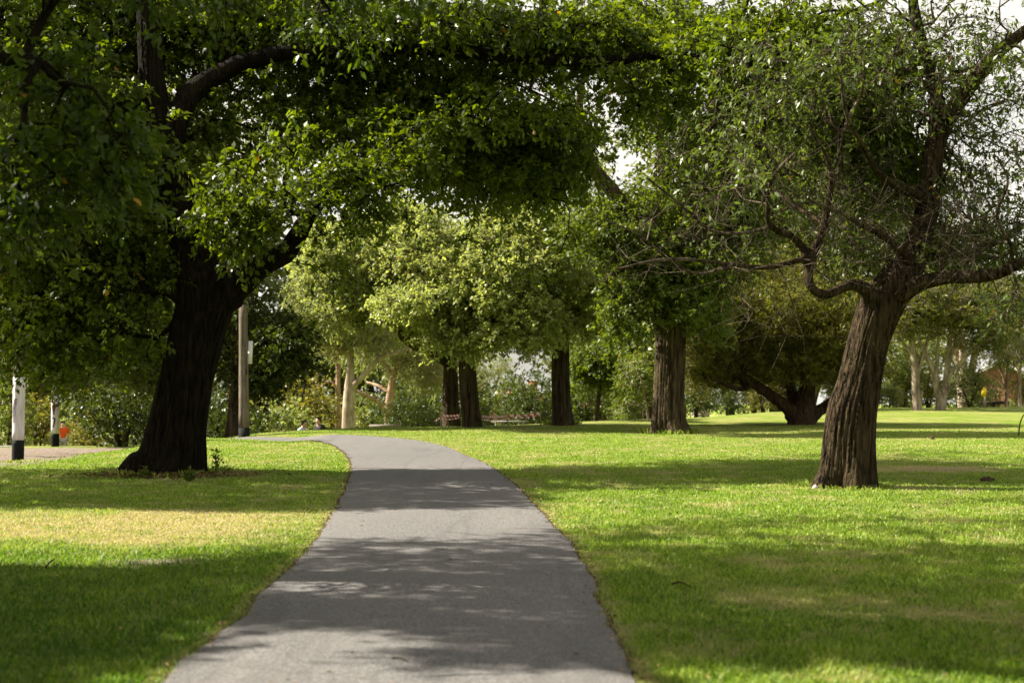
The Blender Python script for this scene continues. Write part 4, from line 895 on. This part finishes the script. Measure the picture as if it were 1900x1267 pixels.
]): place(*a, i)
for kkey, (p, h) in HT.items(): assert kkey in used

# ------------------------------------------------------------------ poles
wood_m = bark_mat("weathered_pole_wood", (.075, .062, .046), (.20, .170, .130), stretch=(1, 1, .05), scale=16, bump=.5, dist=.01)
white_m = plain("white_pole_paint", (.58, .57, .58), .6, .3, .34, 5, .3, (1, 1, .22))
black_m = plain("black_pole_paint", (.010, .012, .010), .85, .15, .4, 5, .2)
ink_m = plain("dark_marker", (.030, .022, .028), .6, .3, .3)
red_ink_m = plain("red_marker", (.16, .022, .03), .6, .3, .3)
smear_m = plain("grey_smear", (.17, .155, .17), .8, .2, .3)
def strokes(mb, x, y, r, lines, w, zt):
    """Marks brushed on a round pole: (angle offset, height) polylines."""
    for ln in lines:
        ln = spline([(a, z, 0) for a, z in ln], 4)[:, :2] if len(ln) > 2 else np.array(ln)
        V, F = [], []
        for i, (a, z) in enumerate(ln):
            d = ln[min(i + 1, len(ln) - 1)] - ln[max(i - 1, 0)]; d = np.array([d[0] * r, d[1]]); d /= np.linalg.norm(d) + 1e-9; n_ = np.array([-d[1], d[0]]) * w / 2
            for s in (-1, 1):
                aa = -math.pi / 2 + a + s * n_[0] / r; V.append((x + (r + .004) * math.cos(aa), y + (r + .004) * math.sin(aa), zt + z + s * n_[1]))
        for i in range(len(ln) - 1): F.append((2 * i, 2 * i + 1, 2 * i + 3, 2 * i + 2))
        mb.add(V, F)
def banded_pole(px, D, r, ztop, black_h, white_top_py, label, lean=0.):
    x = (px - CX) / FPX * D; z = float(G(x, D)); zw = CAMZ + (HY - white_top_py) / FPX * D
    root = thing("banded_pole", label, "pole", (x, D, z), "black and white poles along the road")
    def seg(nm, z0, z1, rr, m, n=9):
        zz = np.linspace(z0, z1, n); P = np.stack([x + lean * (zz - z), D + 0 * zz, zz], -1)
        return MB().tube(P, rr, 20).build(nm, m, root, smooth=False)
    seg("shaft", z - .4, ztop, r, wood_m); seg("black_band", z - .3, z + black_h, r + .006, black_m); seg("white_band", z + black_h + .002, zw, r + .006, white_m)
    return root, x, z
b1, x1, z1 = banded_pole(33, 36.5, .145, 8.0, .60, 700, "near white banded pole with a grey smear, black foot, at the dirt patch", .018)
mb = MB(); strokes(mb, x1 + .018 * 1.5, 36.5, .155, [[(-.55, 1.05), (-.75, 1.25), (-.62, 1.45), (-.3, 1.60), (-.05, 1.66)], [(-.5, 1.2), (-.4, 1.45), (-.15, 1.58)]], .06, z1); mb.build("smear", smear_m, b1)
b2, x2, z2 = banded_pole(102, 50, .135, 8.0, .46, 735, "farther white banded pole with dark vertical scribble beside the person in orange", .012)
mb = MB(); zs = z2 + .46
strokes(mb, x2, 50, .150, [[(-.2, 1.0), (.25, 1.0), (.25, .86), (-.2, .86), (-.2, 1.0)], [(-.3, .80), (.3, .80)], [(0, .8), (0, .66)], [(-.3, .55), (.35, .52)], [(.3, .52), (.1, .36), (-.1, .22)], [(-.2, 1.06), (.3, 1.12)]], .045, zs); mb.build("scribble", ink_m, b2)
mb = MB(); strokes(mb, x2, 50, .152, [[(-.25, 1.10), (.2, 1.04), (-.2, .97), (.25, .9), (-.15, .82)]], .06, zs); mb.build("scribble", red_ink_m, b2)

ux = (453 - CX) / FPX * 41; uz = float(G(ux, 41))
up_ = thing("utility_pole", "plain weathered timber utility pole with small white panel on its right", "pole", (ux, 41, uz))
zz = np.linspace(uz + .25, CAMZ + (HY - 566) / FPX * 41, 10)
MB().tube(np.stack([ux - .008 * (zz - uz), 41 + 0 * zz, zz], -1), np.linspace(.155, .12, 10), 20).build("shaft", wood_m, up_)
MB().tube([(ux, 41, uz - .3), (ux, 41, uz + .251)], .162, 20).build("black_foot", black_m, up_)
mb = MB(); px_ = (464.5 - CX) / FPX * 40.98; pz = CAMZ + (HY - 654) / FPX * 41
mb.box((px_, 40.98, pz), (.125, .05, .66), 0, .04).build("white_panel", white_m, up_)
for q in (-.2, .2): MB().box((px_ - .10, 41, pz + q), (.12, .03, .03)).build("bracket", black_m, up_)
MB().box((ux + .08, 40.9, CAMZ + (HY - 690) / FPX * 41), (.05, .06, .14)).build("number_tag", ink_m, up_)

# ------------------------------------------------------------------ people
skin_m = plain("skin", (.46, .28, .20), .55, .3, .08); hair_m = plain("dark_hair", (.03, .02, .014), .6, .3, .3)
def skinned(name, chains, mat, parent, sub=1):
    """One continuous surface grown round connected joints: chains of (x, y, z, radius); equal points are shared."""
    V, Rr, E, idx = [], [], [], {}
    for ch in chains:
        prev = None
        for (x, y, z, r) in ch:
            kk = (round(x, 4), round(y, 4), round(z, 4))
            if kk not in idx: idx[kk] = len(V); V.append((x, y, z)); Rr.append(r)
            if prev is not None and prev != idx[kk]: E.append((prev, idx[kk]))
            prev = idx[kk]
    me = bpy.data.meshes.new(name); me.from_pydata(V, E, []); o = bpy.data.objects.new(name, me); COL.objects.link(o)
    md = o.modifiers.new("skin", 'SKIN'); md.use_smooth_shade = True
    sk = me.skin_vertices[0].data if len(me.skin_vertices) else None
    for i, r in enumerate(Rr): sk[i].radius = (r, r); sk[i].use_root = i == 0
    if sub: o.modifiers.new("sub", 'SUBSURF').levels = sub; o.modifiers["sub"].render_levels = sub
    me.materials.append(mat); o.parent = parent; return o
def hand(w, d, side):
    """Five bent fingers from a palm at wrist w pointing along d (unit), thumb on the given side."""
    w = np.array(w, float); d = np.array(d, float); d /= np.linalg.norm(d)
    s = np.array(side, float); s -= d * (s @ d); s /= np.linalg.norm(s); n = np.cross(d, s); p = w + d * .06; out = []
    T = lambda v, r: (*map(float, v), r)
    for k, (o, L) in enumerate(((.030, .070), (.010, .080), (-.010, .074), (-.030, .058))):
        b = p + s * o + d * .035; out.append([T(w, .022), T(p, .026), T(b, .010), T(b + d * L * .5 + n * .008, .009), T(b + d * L * .9 + n * .03, .007)])
    th = w + d * .03 + s * .035; out.append([T(w, .022), T(th, .011), T(th + d * .035 + s * .02, .010), T(th + d * .06 + s * .022, .008)])
    return out
def person(label, loc, rz, pose, shirt, trousers, hair=hair_m):
    root = thing("person", label, "person", loc, rz=rz); ch = []
    J = pose; T = lambda k, r: (*J[k], r)
    ch.append([T('pelvis', .125), T('waist', .115), T('chest', .135), T('neck', .058), T('head0', .072), T('head1', .092), T('crown', .055)])
    for s in 'lr':
        ch.append([T('chest', .135), T('sh' + s, .062), T('el' + s, .044), T('wr' + s, .030)])
        el, wr = np.array(J['el' + s]), np.array(J['wr' + s]); sg = 1 if s == 'l' else -1
        ch += hand(wr, wr - el, (0, -1, .1))
        ch[-5:] = [[(*J['wr' + s], .030)] + c[1:] for c in ch[-5:]]
        ch.append([T('pelvis', .125), T('hip' + s, .092), T('kn' + s, .062), T('an' + s, .042), T('toe' + s, .032)])
    h0, h1 = np.array(J['head0']), np.array(J['head1']); f = np.array(J['face']); nose = h1 * .55 + h0 * .45 + f * .115
    ch.append([T('head0', .072), (*map(float, nose), .016)])
    body = skinned("body", ch, skin_m, root)
    side = np.cross(f, [0, 0, 1.])
    for q in (-1, 1): MB().tube([h1 * .8 + h0 * .2 + f * .085 + side * .032 * q, h1 * .8 + h0 * .2 + f * .093 + side * .032 * q], .010, 8).build("eye", hair_m, root, local=True)
    skinned("hair", [[(*map(float, h1 - f * .02 + np.array([0, 0, .005])), .100), (*map(float, np.array(J['crown']) - f * .015), .075)], [(*map(float, h1 - f * .02 + np.array([0, 0, .005])), .100), (*map(float, h0 - f * .045), .07)]], hair, root)
    up = lambda a, b, t: tuple(float(v) for v in np.array(J[a]) * (1 - t) + np.array(J[b]) * t)
    c = [[T('pelvis', .150), T('waist', .140), T('chest', .160), (*up('chest', 'neck', .6), .085)]]
    for s in 'lr': c.append([T('chest', .160), T('sh' + s, .085), (*up('sh' + s, 'el' + s, .75), .070)])
    skinned("shirt", c, shirt, root)
    c = []
    for s in 'lr': c.append([(*up('pelvis', 'waist', .2), .145), T('hip' + s, .112), T('kn' + s, .083), (*up('kn' + s, 'an' + s, .9), .066)])
    skinned("trousers", c, trousers, root)
    sh = MB()
    for s in 'lr':
        a, b = np.array(J['an' + s]), np.array(J['toe' + s]); dd = (b - a); dd[2] = 0; dd /= np.linalg.norm(dd) + 1e-9; lo = min(a[2], b[2])
        sh.tube([a - dd * .06 + [0, 0, -.035], a + dd * .05 + [0, 0, -.03], b + [0, 0, -.005], b + dd * .05 + [0, 0, -.008]], [.05, .052, .046, .02], 10)
    sh.build("shoes", black_m, root, smooth=True, local=True)
    return root
orange_m = plain("orange_cloth", (.62, .075, .015), .8, .2, .12); grey_cloth = plain("grey_cloth", (.30, .28, .27), .85, .2, .15)
pale_cloth = plain("pale_cloth", (.55, .60, .66), .85, .2, .12); blk_cloth = plain("black_cloth", (.022, .020, .022), .85, .2, .2); jean_m = plain("denim", (.07, .09, .14), .85, .2, .2)
walk = dict(pelvis=(0, 0, .96), waist=(0, 0, 1.12), chest=(0, -.01, 1.36), neck=(0, -.01, 1.52), head0=(0, -.02, 1.58), head1=(0, -.02, 1.68), crown=(0, -.01, 1.745), face=(0, -1, 0),
    shl=(.19, 0, 1.44), ell=(.26, .08, 1.17), wrl=(.27, -.02, .93), shr=(-.19, 0, 1.44), elr=(-.25, .05, 1.16), wrr=(-.26, -.10, .94),
    hipl=(.095, 0, .90), knl=(.10, -.09, .50), anl=(.10, .02, .10), toel=(.10, -.13, .035), hipr=(-.095, 0, .90), knr=(-.10, .06, .50), anr=(-.10, .24, .12), toer=(-.10, .12, .035))
pD = 66.; pX = (117 - CX) / FPX * pD; pZ = CAMZ + (HY - 783) / FPX * pD - 1.76
gz = float(G(pX, pD))
person("person walking on the road in orange shirt and grey trousers", (pX, pD, gz), .25, walk, orange_m, grey_cloth)
sit = dict(pelvis=(0, 0, .13), waist=(0, .05, .28), chest=(0, .10, .52), neck=(0, .08, .68), head0=(0, .05, .74), head1=(0, .03, .84), crown=(0, .04, .91), face=(0, -1, 0),
    shl=(.18, .10, .60), ell=(.28, .18, .34), wrl=(.22, -.02, .22), shr=(-.18, .10, .60), elr=(-.27, .22, .34), wrr=(-.27, .34, .09),
    hipl=(.10, -.04, .13), knl=(.13, -.36, .44), anl=(.12, -.60, .09), toel=(.12, -.76, .05), hipr=(-.10, -.04, .13), knr=(-.15, -.42, .30), anr=(-.13, -.78, .09), toer=(-.13, -.92, .06))
for px, D, rz, sh_, tr_, lab in ((566, 52.5, 1.1, pale_cloth, jean_m, "person in pale top sitting on the grass behind the bend"), (589, 52, -.7, blk_cloth, blk_cloth, "person in black sitting on the grass near the pale gum")):
    x = (px - CX) / FPX * D; person(lab, (x, D, float(G(x, D))), rz, sit, sh_, tr_)

# ------------------------------------------------------------------ slab, tape and stakes, picnic table, sign, rails
conc_m = plain("worn_concrete", (.20, .18, .15), .9, .2, .2, 5, .3)
sX, sD = (715 - CX) / FPX * 50, 50.; sZ = float(G(sX, sD)); stz = CAMZ + (HY - 787.5) / FPX * sD
slab = thing("stone_bench", "low grey stone slab seat on the crest in front of the tan gum", "bench", (sX, sD, sZ))
MB().box((sX, sD, stz - .05), (1.10, .45, .10)).build("seat", conc_m, slab)
for q in (-.36, .36): MB().box((sX + q, sD, (sZ + stz - .1) / 2 - .05), (.2, .36, stz - .1 - sZ + .1)).build("leg", conc_m, slab)

t = NT("barrier_tape"); w = t.new('ShaderNodeTexWave', wave_type='BANDS', bands_direction='DIAGONAL', wave_profile='SIN'); w.inputs['Scale'].default_value = 3.2
t.link(t.new('ShaderNodeTexCoord').outputs['Object'], w.inputs['Vector'])
r = t.new('ShaderNodeValToRGB'); r.color_ramp.interpolation = 'CONSTANT'; r.color_ramp.elements[0].color = (.95, .92, .90, 1); r.color_ramp.elements[1].position = .60; r.color_ramp.elements[1].color = (.80, .10, .07, 1)
t.link(w.outputs[0], r.inputs[0]); t.base(r.outputs[0]); t.set(.45, .4); tl = t.new('ShaderNodeBsdfTranslucent'); t.link(r.outputs[0], tl.inputs[0]); ms = t.new('ShaderNodeMixShader'); ms.inputs[0].default_value = .5; t.link(t.b.outputs[0], ms.inputs[1]); t.link(tl.outputs[0], ms.inputs[2]); t.link(ms.outputs[0], t.out.inputs['Surface']); tape_m = t.m
stake_m = plain("grey_stake", (.34, .31, .26), .8, .2, .25, 9, .2, (1, 1, .1))
def stake(px, top, D, label):
    x = (px - CX) / FPX * D; z = float(G(x, D)); zt = CAMZ + (HY - top) / FPX * D
    s_ = MB().tube([(0, 0, -.15), (0, 0, zt - z - .03), (0, 0, zt - z)], [.020, .018, .006], 8).build("stake", stake_m, smooth=False)
    s_.location = (x, D, z); tag(s_, label, "stake", "stakes holding the barrier tape"); return np.array([x, D, zt - .05])
TD = 44.0
p1 = stake(818, 768, TD, "left stake of the barrier tape"); p2 = stake(1003, 763, 46.0, "right stake of the barrier tape"); p3 = stake(942, 768, 46.2, "stake in the middle of the barrier tape's long run")
tape = thing("barrier_tape", "red and white striped barrier tape strung round the taped elm", "barrier tape", tuple(p1))
def tape_run(a, b, sag, w=.06, tw=0., seed=0):
    a, b = np.array(a), np.array(b); n = 60; u = np.linspace(0, 1, n); P = a + (b - a) * u[:, None]; P[:, 2] -= sag * 4 * u * (1 - u)
    ang = tw * np.sin(u * 9 + seed); up = np.stack([0 * u, np.sin(ang), np.cos(ang)], -1) * w / 2
    V = np.stack([P - up, P + up], 1).reshape(-1, 3); k = np.arange(n - 1) * 2
    V2 = V + np.array([0, .002, 0])
    F = np.stack([k, k + 1, k + 3, k + 2], -1); return obj("tape_run", np.vstack([V, V2]), np.vstack([F, F[:, ::-1] + len(V)]), tape_m, tape)
el = unp(853, 770, 44.55); er = unp(894, 772, 44.6)
tape_run(p1, el, .02, .07, .5); tape_run(p1 - [0, 0, .09], el - [0, 0, .07], .04, .05, .9, 2)
tape_run(unp(806, 781, 43.8), p1 - [0, 0, .03], .02, .07, .6, 1)
tape_run(er, p3 + [0, -.03, 0], .04, .07, .4, 3); tape_run(p3 + [0, -.03, 0], p2, .03, .07, .5, 4)
tape_run(er - [0, 0, .10], p3 - [0, .03, .09], .05, .05, .8, 5); tape_run(p3 - [0, .03, .09], p2 - [0, 0, .07], .03, .05, .8, 6)

grey_wood = plain("grey_timber", (.36, .33, .30), .85, .2, .25, 10, .3, (.2, 1, 1))
tD = 70.; tX = (946 - CX) / FPX * tD; tZ = float(G(tX, tD)); tr = .35
def rp(x, y, z): return (tX + x * math.cos(tr) - y * math.sin(tr), tD + x * math.sin(tr) + y * math.cos(tr), tZ + z)
pt = thing("picnic_table", "weathered grey picnic table behind the barrier tape", "table", (tX, tD, tZ))
m_ = MB(); [m_.box(rp(0, q, .74), (1.7, .14, .04), tr) for q in (-.30, -.15, 0, .15, .30)]; m_.build("table_top", grey_wood, pt)
for q in (-.68, .68): MB().box(rp(0, q - .08, .45), (1.7, .14, .04), tr).box(rp(0, q + .08, .45), (1.7, .14, .04), tr).build("seat", grey_wood, pt)
for ex in (-.6, .6):
    mm_ = MB().box(rp(ex, 0, .40), (.06, 1.5, .09), tr).box(rp(ex, 0, .69), (.06, .74, .06), tr)
    for q in (-1, 1): mm_.tube([rp(ex, q * .55, -.03), rp(ex, q * .28, .70)], .04, 6)
    mm_.build("leg_frame", grey_wood, pt)

yel_m = plain("yellow_paint", (.80, .56, .02), .5, .4, .08)
yD = 72.; yX = (1825 - CX) / FPX * yD; yZ = float(G(yX, yD)); y0 = CAMZ + (HY - 736) / FPX * yD; y1_ = CAMZ + (HY - 718) / FPX * yD
ys = thing("marker_sign", "narrow yellow marker panel on pale timber post at the far right lawn", "sign", (yX, yD, yZ))
MB().box((yX + .06, yD, (yZ + y1_) / 2 - .1), (.09, .09, y1_ - yZ - .2)).build("post", plain("pale_post", (.42, .33, .27), .85, .2), ys)
MB().add([(yX - .13, yD - .06, y0), (yX + .10, yD - .06, y0), (yX + .13, yD - .06, y1_ - .1), (yX - .02, yD - .06, y1_), (yX - .13, yD - .06, y1_ - .2), (yX - .13, yD - .08, y0), (yX + .10, yD - .08, y0), (yX + .13, yD - .08, y1_ - .1), (yX - .02, yD - .08, y1_), (yX - .13, yD - .08, y1_ - .2)],
    [(0, 1, 2, 3, 4), (9, 8, 7, 6, 5), (0, 5, 6, 1), (1, 6, 7, 2), (2, 7, 8, 3), (3, 8, 9, 4), (4, 9, 5, 0)]).build("panel", yel_m, ys)

rl_m = plain("dark_rail_timber", (.05, .035, .03), .85, .2, .3)
fx0, fx1, fD = (1815 - CX) / FPX * 88, (1872 - CX) / FPX * 88, 88.
fz = float(G((fx0 + fx1) / 2, fD)); rf = thing("log_fence", "low dark log rail behind the yellow marker sign", "fence", ((fx0 + fx1) / 2, fD, fz))
MB().tube([(fx0, fD, fz + .52), (fx1, fD, fz + .52)], .11, 10).build("rail", rl_m, rf)
for q in np.linspace(fx0 + .1, fx1 - .1, 3): MB().tube([(q, fD, fz - .2), (q, fD, fz + .42)], .09, 10).build("post", rl_m, rf)

# ------------------------------------------------------------------ houses beyond the trees
tile_m = plain("red_roof_tile", (.27, .085, .06), .8, .2, .25, 3, .3); brick_m = plain("orange_brick", (.26, .115, .07), .85, .2, .2, 9, .3); cream_m = plain("cream_trim", (.68, .63, .56), .7, .3, .08); glass_m = plain("dark_window_glass", (.03, .035, .04), .15, .5, .2)
def house(label, px, D, eave_py, ridge_py, w, d, rz, tile=tile_m):
    x = (px - CX) / FPX * D; z = float(G(x, D)); ez = CAMZ + (HY - eave_py) / FPX * D - z; rz_ = CAMZ + (HY - ridge_py) / FPX * D - z
    ez = max(ez, 2.6); rz_ = max(rz_, ez + 1.6)
    h = thing("brick_house", label, "house", (x, D, z), "brick houses beyond the park", rz)
    MB().box((0, 0, ez / 2 - .2), (w, d, ez + .4)).add([(-w / 2, -d / 2 , ez), (w / 2, -d / 2, ez), (0, -d / 2, rz_ - .25), (-w / 2, d / 2, ez), (w / 2, d / 2, ez), (0, d / 2, rz_ - .25)], [(0, 1, 2), (5, 4, 3)]).build("wall", brick_m, h, local=True)
    o = .5; sl = (rz_ - ez) / (w / 2); e2 = ez - o * sl
    rf = MB()
    for s in (-1, 1):
        A = [(s * (w / 2 + o), -d / 2 - o, e2), (s * (w / 2 + o), d / 2 + o, e2), (0, d / 2 + o, rz_), (0, -d / 2 - o, rz_)]
        B = [(a, b, c + .14) for a, b, c in A]; rf.add(A + B, [(0, 1, 2, 3), (7, 6, 5, 4), (0, 4, 5, 1), (1, 5, 6, 2), (3, 2, 6, 7), (0, 3, 7, 4)])
    roof = rf.build("roof", tile, h, local=True)
    bg_ = MB()
    for s in (-1, 1): bg_.add([(s * (w / 2 + o), -d / 2 - o - .06, e2 - .12), (s * (w / 2 + o), -d / 2 - o - .06, e2 + .16), (0, -d / 2 - o - .06, rz_ + .16), (0, -d / 2 - o - .06, rz_ - .12), (s * (w / 2 + o), -d / 2 - o - .01, e2 - .12), (s * (w / 2 + o), -d / 2 - o - .01, e2 + .16), (0, -d / 2 - o - .01, rz_ + .16), (0, -d / 2 - o - .01, rz_ - .12)], [(0, 1, 2, 3), (7, 6, 5, 4), (0, 4, 5, 1), (1, 5, 6, 2), (3, 2, 6, 7), (0, 3, 7, 4)])
    bg_.build("bargeboard", cream_m, roof, local=True)
    MB().box((w * .22, 0, rz_ + .1), (.7, .7, 1.6)).box((w * .22, 0, rz_ + .96), (.84, .84, .12)).build("chimney", brick_m, roof, local=True)
    for q in (-w * .26, w * .26):
        f = MB().box((q, -d / 2 - .03, 1.55), (1.6, .08, 1.3)).build("window", cream_m, h, local=True)
        MB().box((q - .37, -d / 2 - .075, 1.55), (.66, .02, 1.1)).box((q + .37, -d / 2 - .075, 1.55), (.66, .02, 1.1)).build("pane", glass_m, f, local=True)
    MB().box((0, -d / 2 - .03, 1.0), (.95, .08, 2.05)).build("door", cream_m, h, local=True)
    return h
house("red roofed house with white bargeboard glimpsed right of the utility pole", 492, 112, 782, 752, 9, 10, .35)
house("brick house with mauve roof behind the slim pale gums at far right", 1850, 128, 712, 672, 7, 9, -.3, plain("mauve_roof_tile", (.25, .115, .12), .8, .2, .2, 3, .3))
house("orange brick house glimpsed between middle elm and straight elm", 1118, 105, 755, 715, 10, 9, .2)
house("orange brick house glimpsed behind the picnic table", 935, 118, 775, 745, 11, 9, -.15)

# ------------------------------------------------------------------ small things on the lawn
def weed(px, py, h, n, label, seed, m=mid_leaf):
    p = on_ground(px, py); g = np.random.default_rng(seed); root = thing("seedling", label, "plant", p); C = []; st = MB()
    for k in range(n):
        a = g.uniform(0, 6.28); P = spline(p + np.array([(0, 0, -.03), (.05 * math.cos(a), .05 * math.sin(a), h * .45), (h * .45 * math.cos(a), h * .2 * math.sin(a), h * g.uniform(.6, 1.05))]), 5)
        st.tube(P, np.linspace(.006, .003, len(P)), 5); C += [P[i] for i in range(3, len(P))]
    st.build("stem", tea_bark, root)
    V, F, var, _, _ = foliage(np.array(C), g, n=4, Rr=max(h * .12, .03), L=min(.06, h * .3), W=.7, droop=.1)
    obj("leaves", V, F, m, root, attrs={'var': var}); return root
weed(400, 886, .50, 3, "leafy sucker shoots at the right foot of the big elm", 71)
weed(352, 893, .20, 6, "small weed sprouting before the big elm's foot", 72)
weed(268, 888, .16, 6, "low weed beside the big elm's left root", 73)
weed(1590, 906, .10, 7, "pale weed tuft at the leaning elm's foot", 74, grey_leaf)
weed(1520, 904, .09, 6, "tiny weed at the leaning elm's left root", 75, grey_leaf)
p = on_ground(1834, 893); g = np.random.default_rng(81)
u = g.normal(0, 1, (140, 3)); cl = MB()
def lump(name, p, rx, ry, rz_, mat, label, cat, seed):
    n, m = 18, 10; th = np.linspace(0, 2 * np.pi, n, endpoint=False); ph = np.linspace(0, np.pi / 2 * 1.15, m); V = []
    for f in ph[::-1]:
        for a in th: V.append((math.cos(a) * math.sin(f), math.sin(a) * math.sin(f), math.cos(f)))
    V = np.array(V); nn = .7 + .6 * noise3(V * 2.2 + seed, seed); V = V * nn[:, None] * np.array([rx, ry, rz_]) + p
    k = np.arange(m - 1)[:, None] * n; j = np.arange(n)[None]; F = np.stack([k + j, k + (j + 1) % n, k + n + (j + 1) % n, k + n + j], -1).reshape(-1, 4)
    o = obj(name, V - p, F, mat, smooth=True); o.location = p; return tag(o, label, cat)
lump("earth_clod", p, .11, .09, .08, soil_m, "small dark clod of earth on the right lawn by the bare patch", "clod", 3)
lump("earth_clod", on_ground(1730, 815), .06, .06, .09, soil_m, "tiny black lump on the sunny far right lawn", "clod", 5)
lump("stone", on_ground(1513, 906), .045, .04, .05, plain("pale_stone", (.55, .45, .42), .8, .2), "pale pinkish stone at the leaning elm's left root", "stone", 6)
lump("stone", on_ground(218, 876), .09, .05, .07, plain("split_root_stone", (.50, .38, .32), .8, .2), "pale stone at the big elm's left root", "stone", 7)
def stick(pts, r, label):
    P = spline(np.array(pts), 6); c = P[0].copy(); o = MB().tube(P - c, np.linspace(r, r * .5, len(P)), 6).build("fallen_twig", tea_bark); o.location = c; tag(o, label, "twig")
a, b = on_ground(728, 1233), on_ground(757, 1239); stick([a + [0, 0, .035], (a + b) / 2 + [0, .02, .042], b + [0, 0, .035]], .006, "short dark twig lying on the path")
a, b = on_ground(1246, 1091), on_ground(1282, 1096); stick([a + [0, 0, .03], (a + b) / 2 + [0, .03, .05], b + [0, 0, .03]], .009, "thin twig on the shaded right lawn")
a, b = on_ground(84, 1058), on_ground(102, 1050); stick([a + [0, 0, .02], (a + b) / 2 + [0, .0, .05], b + [0, 0, .06]], .010, "pale twig on the grass at left")
q = on_ground(1889, 808); st_ = np.array([q + [0, 0, -.1], q + [.06, 0, .35], q + [.2, 0, .62], q + [.5, 0, .95]]); P = spline(st_, 6)
sp = MB().tube(P - q, np.linspace(.022, .010, len(P)), 8).build("sapling_stem", tea_bark, smooth=True); sp.location = q; tag(sp, "bent bare stem rising from the lawn at the right edge", "sapling")

for o in [o for o in COL.objects if o.parent is None and 'group' not in o and o.name.split('.')[0] in ('elm_tree', 'gum_tree', 'seedling')]:
    o['group'] = {'elm_tree': 'elms along the path', 'gum_tree': 'gum trees beyond the lawn', 'seedling': 'weeds and shoots at the trunk feet'}[o.name.split('.')[0]]
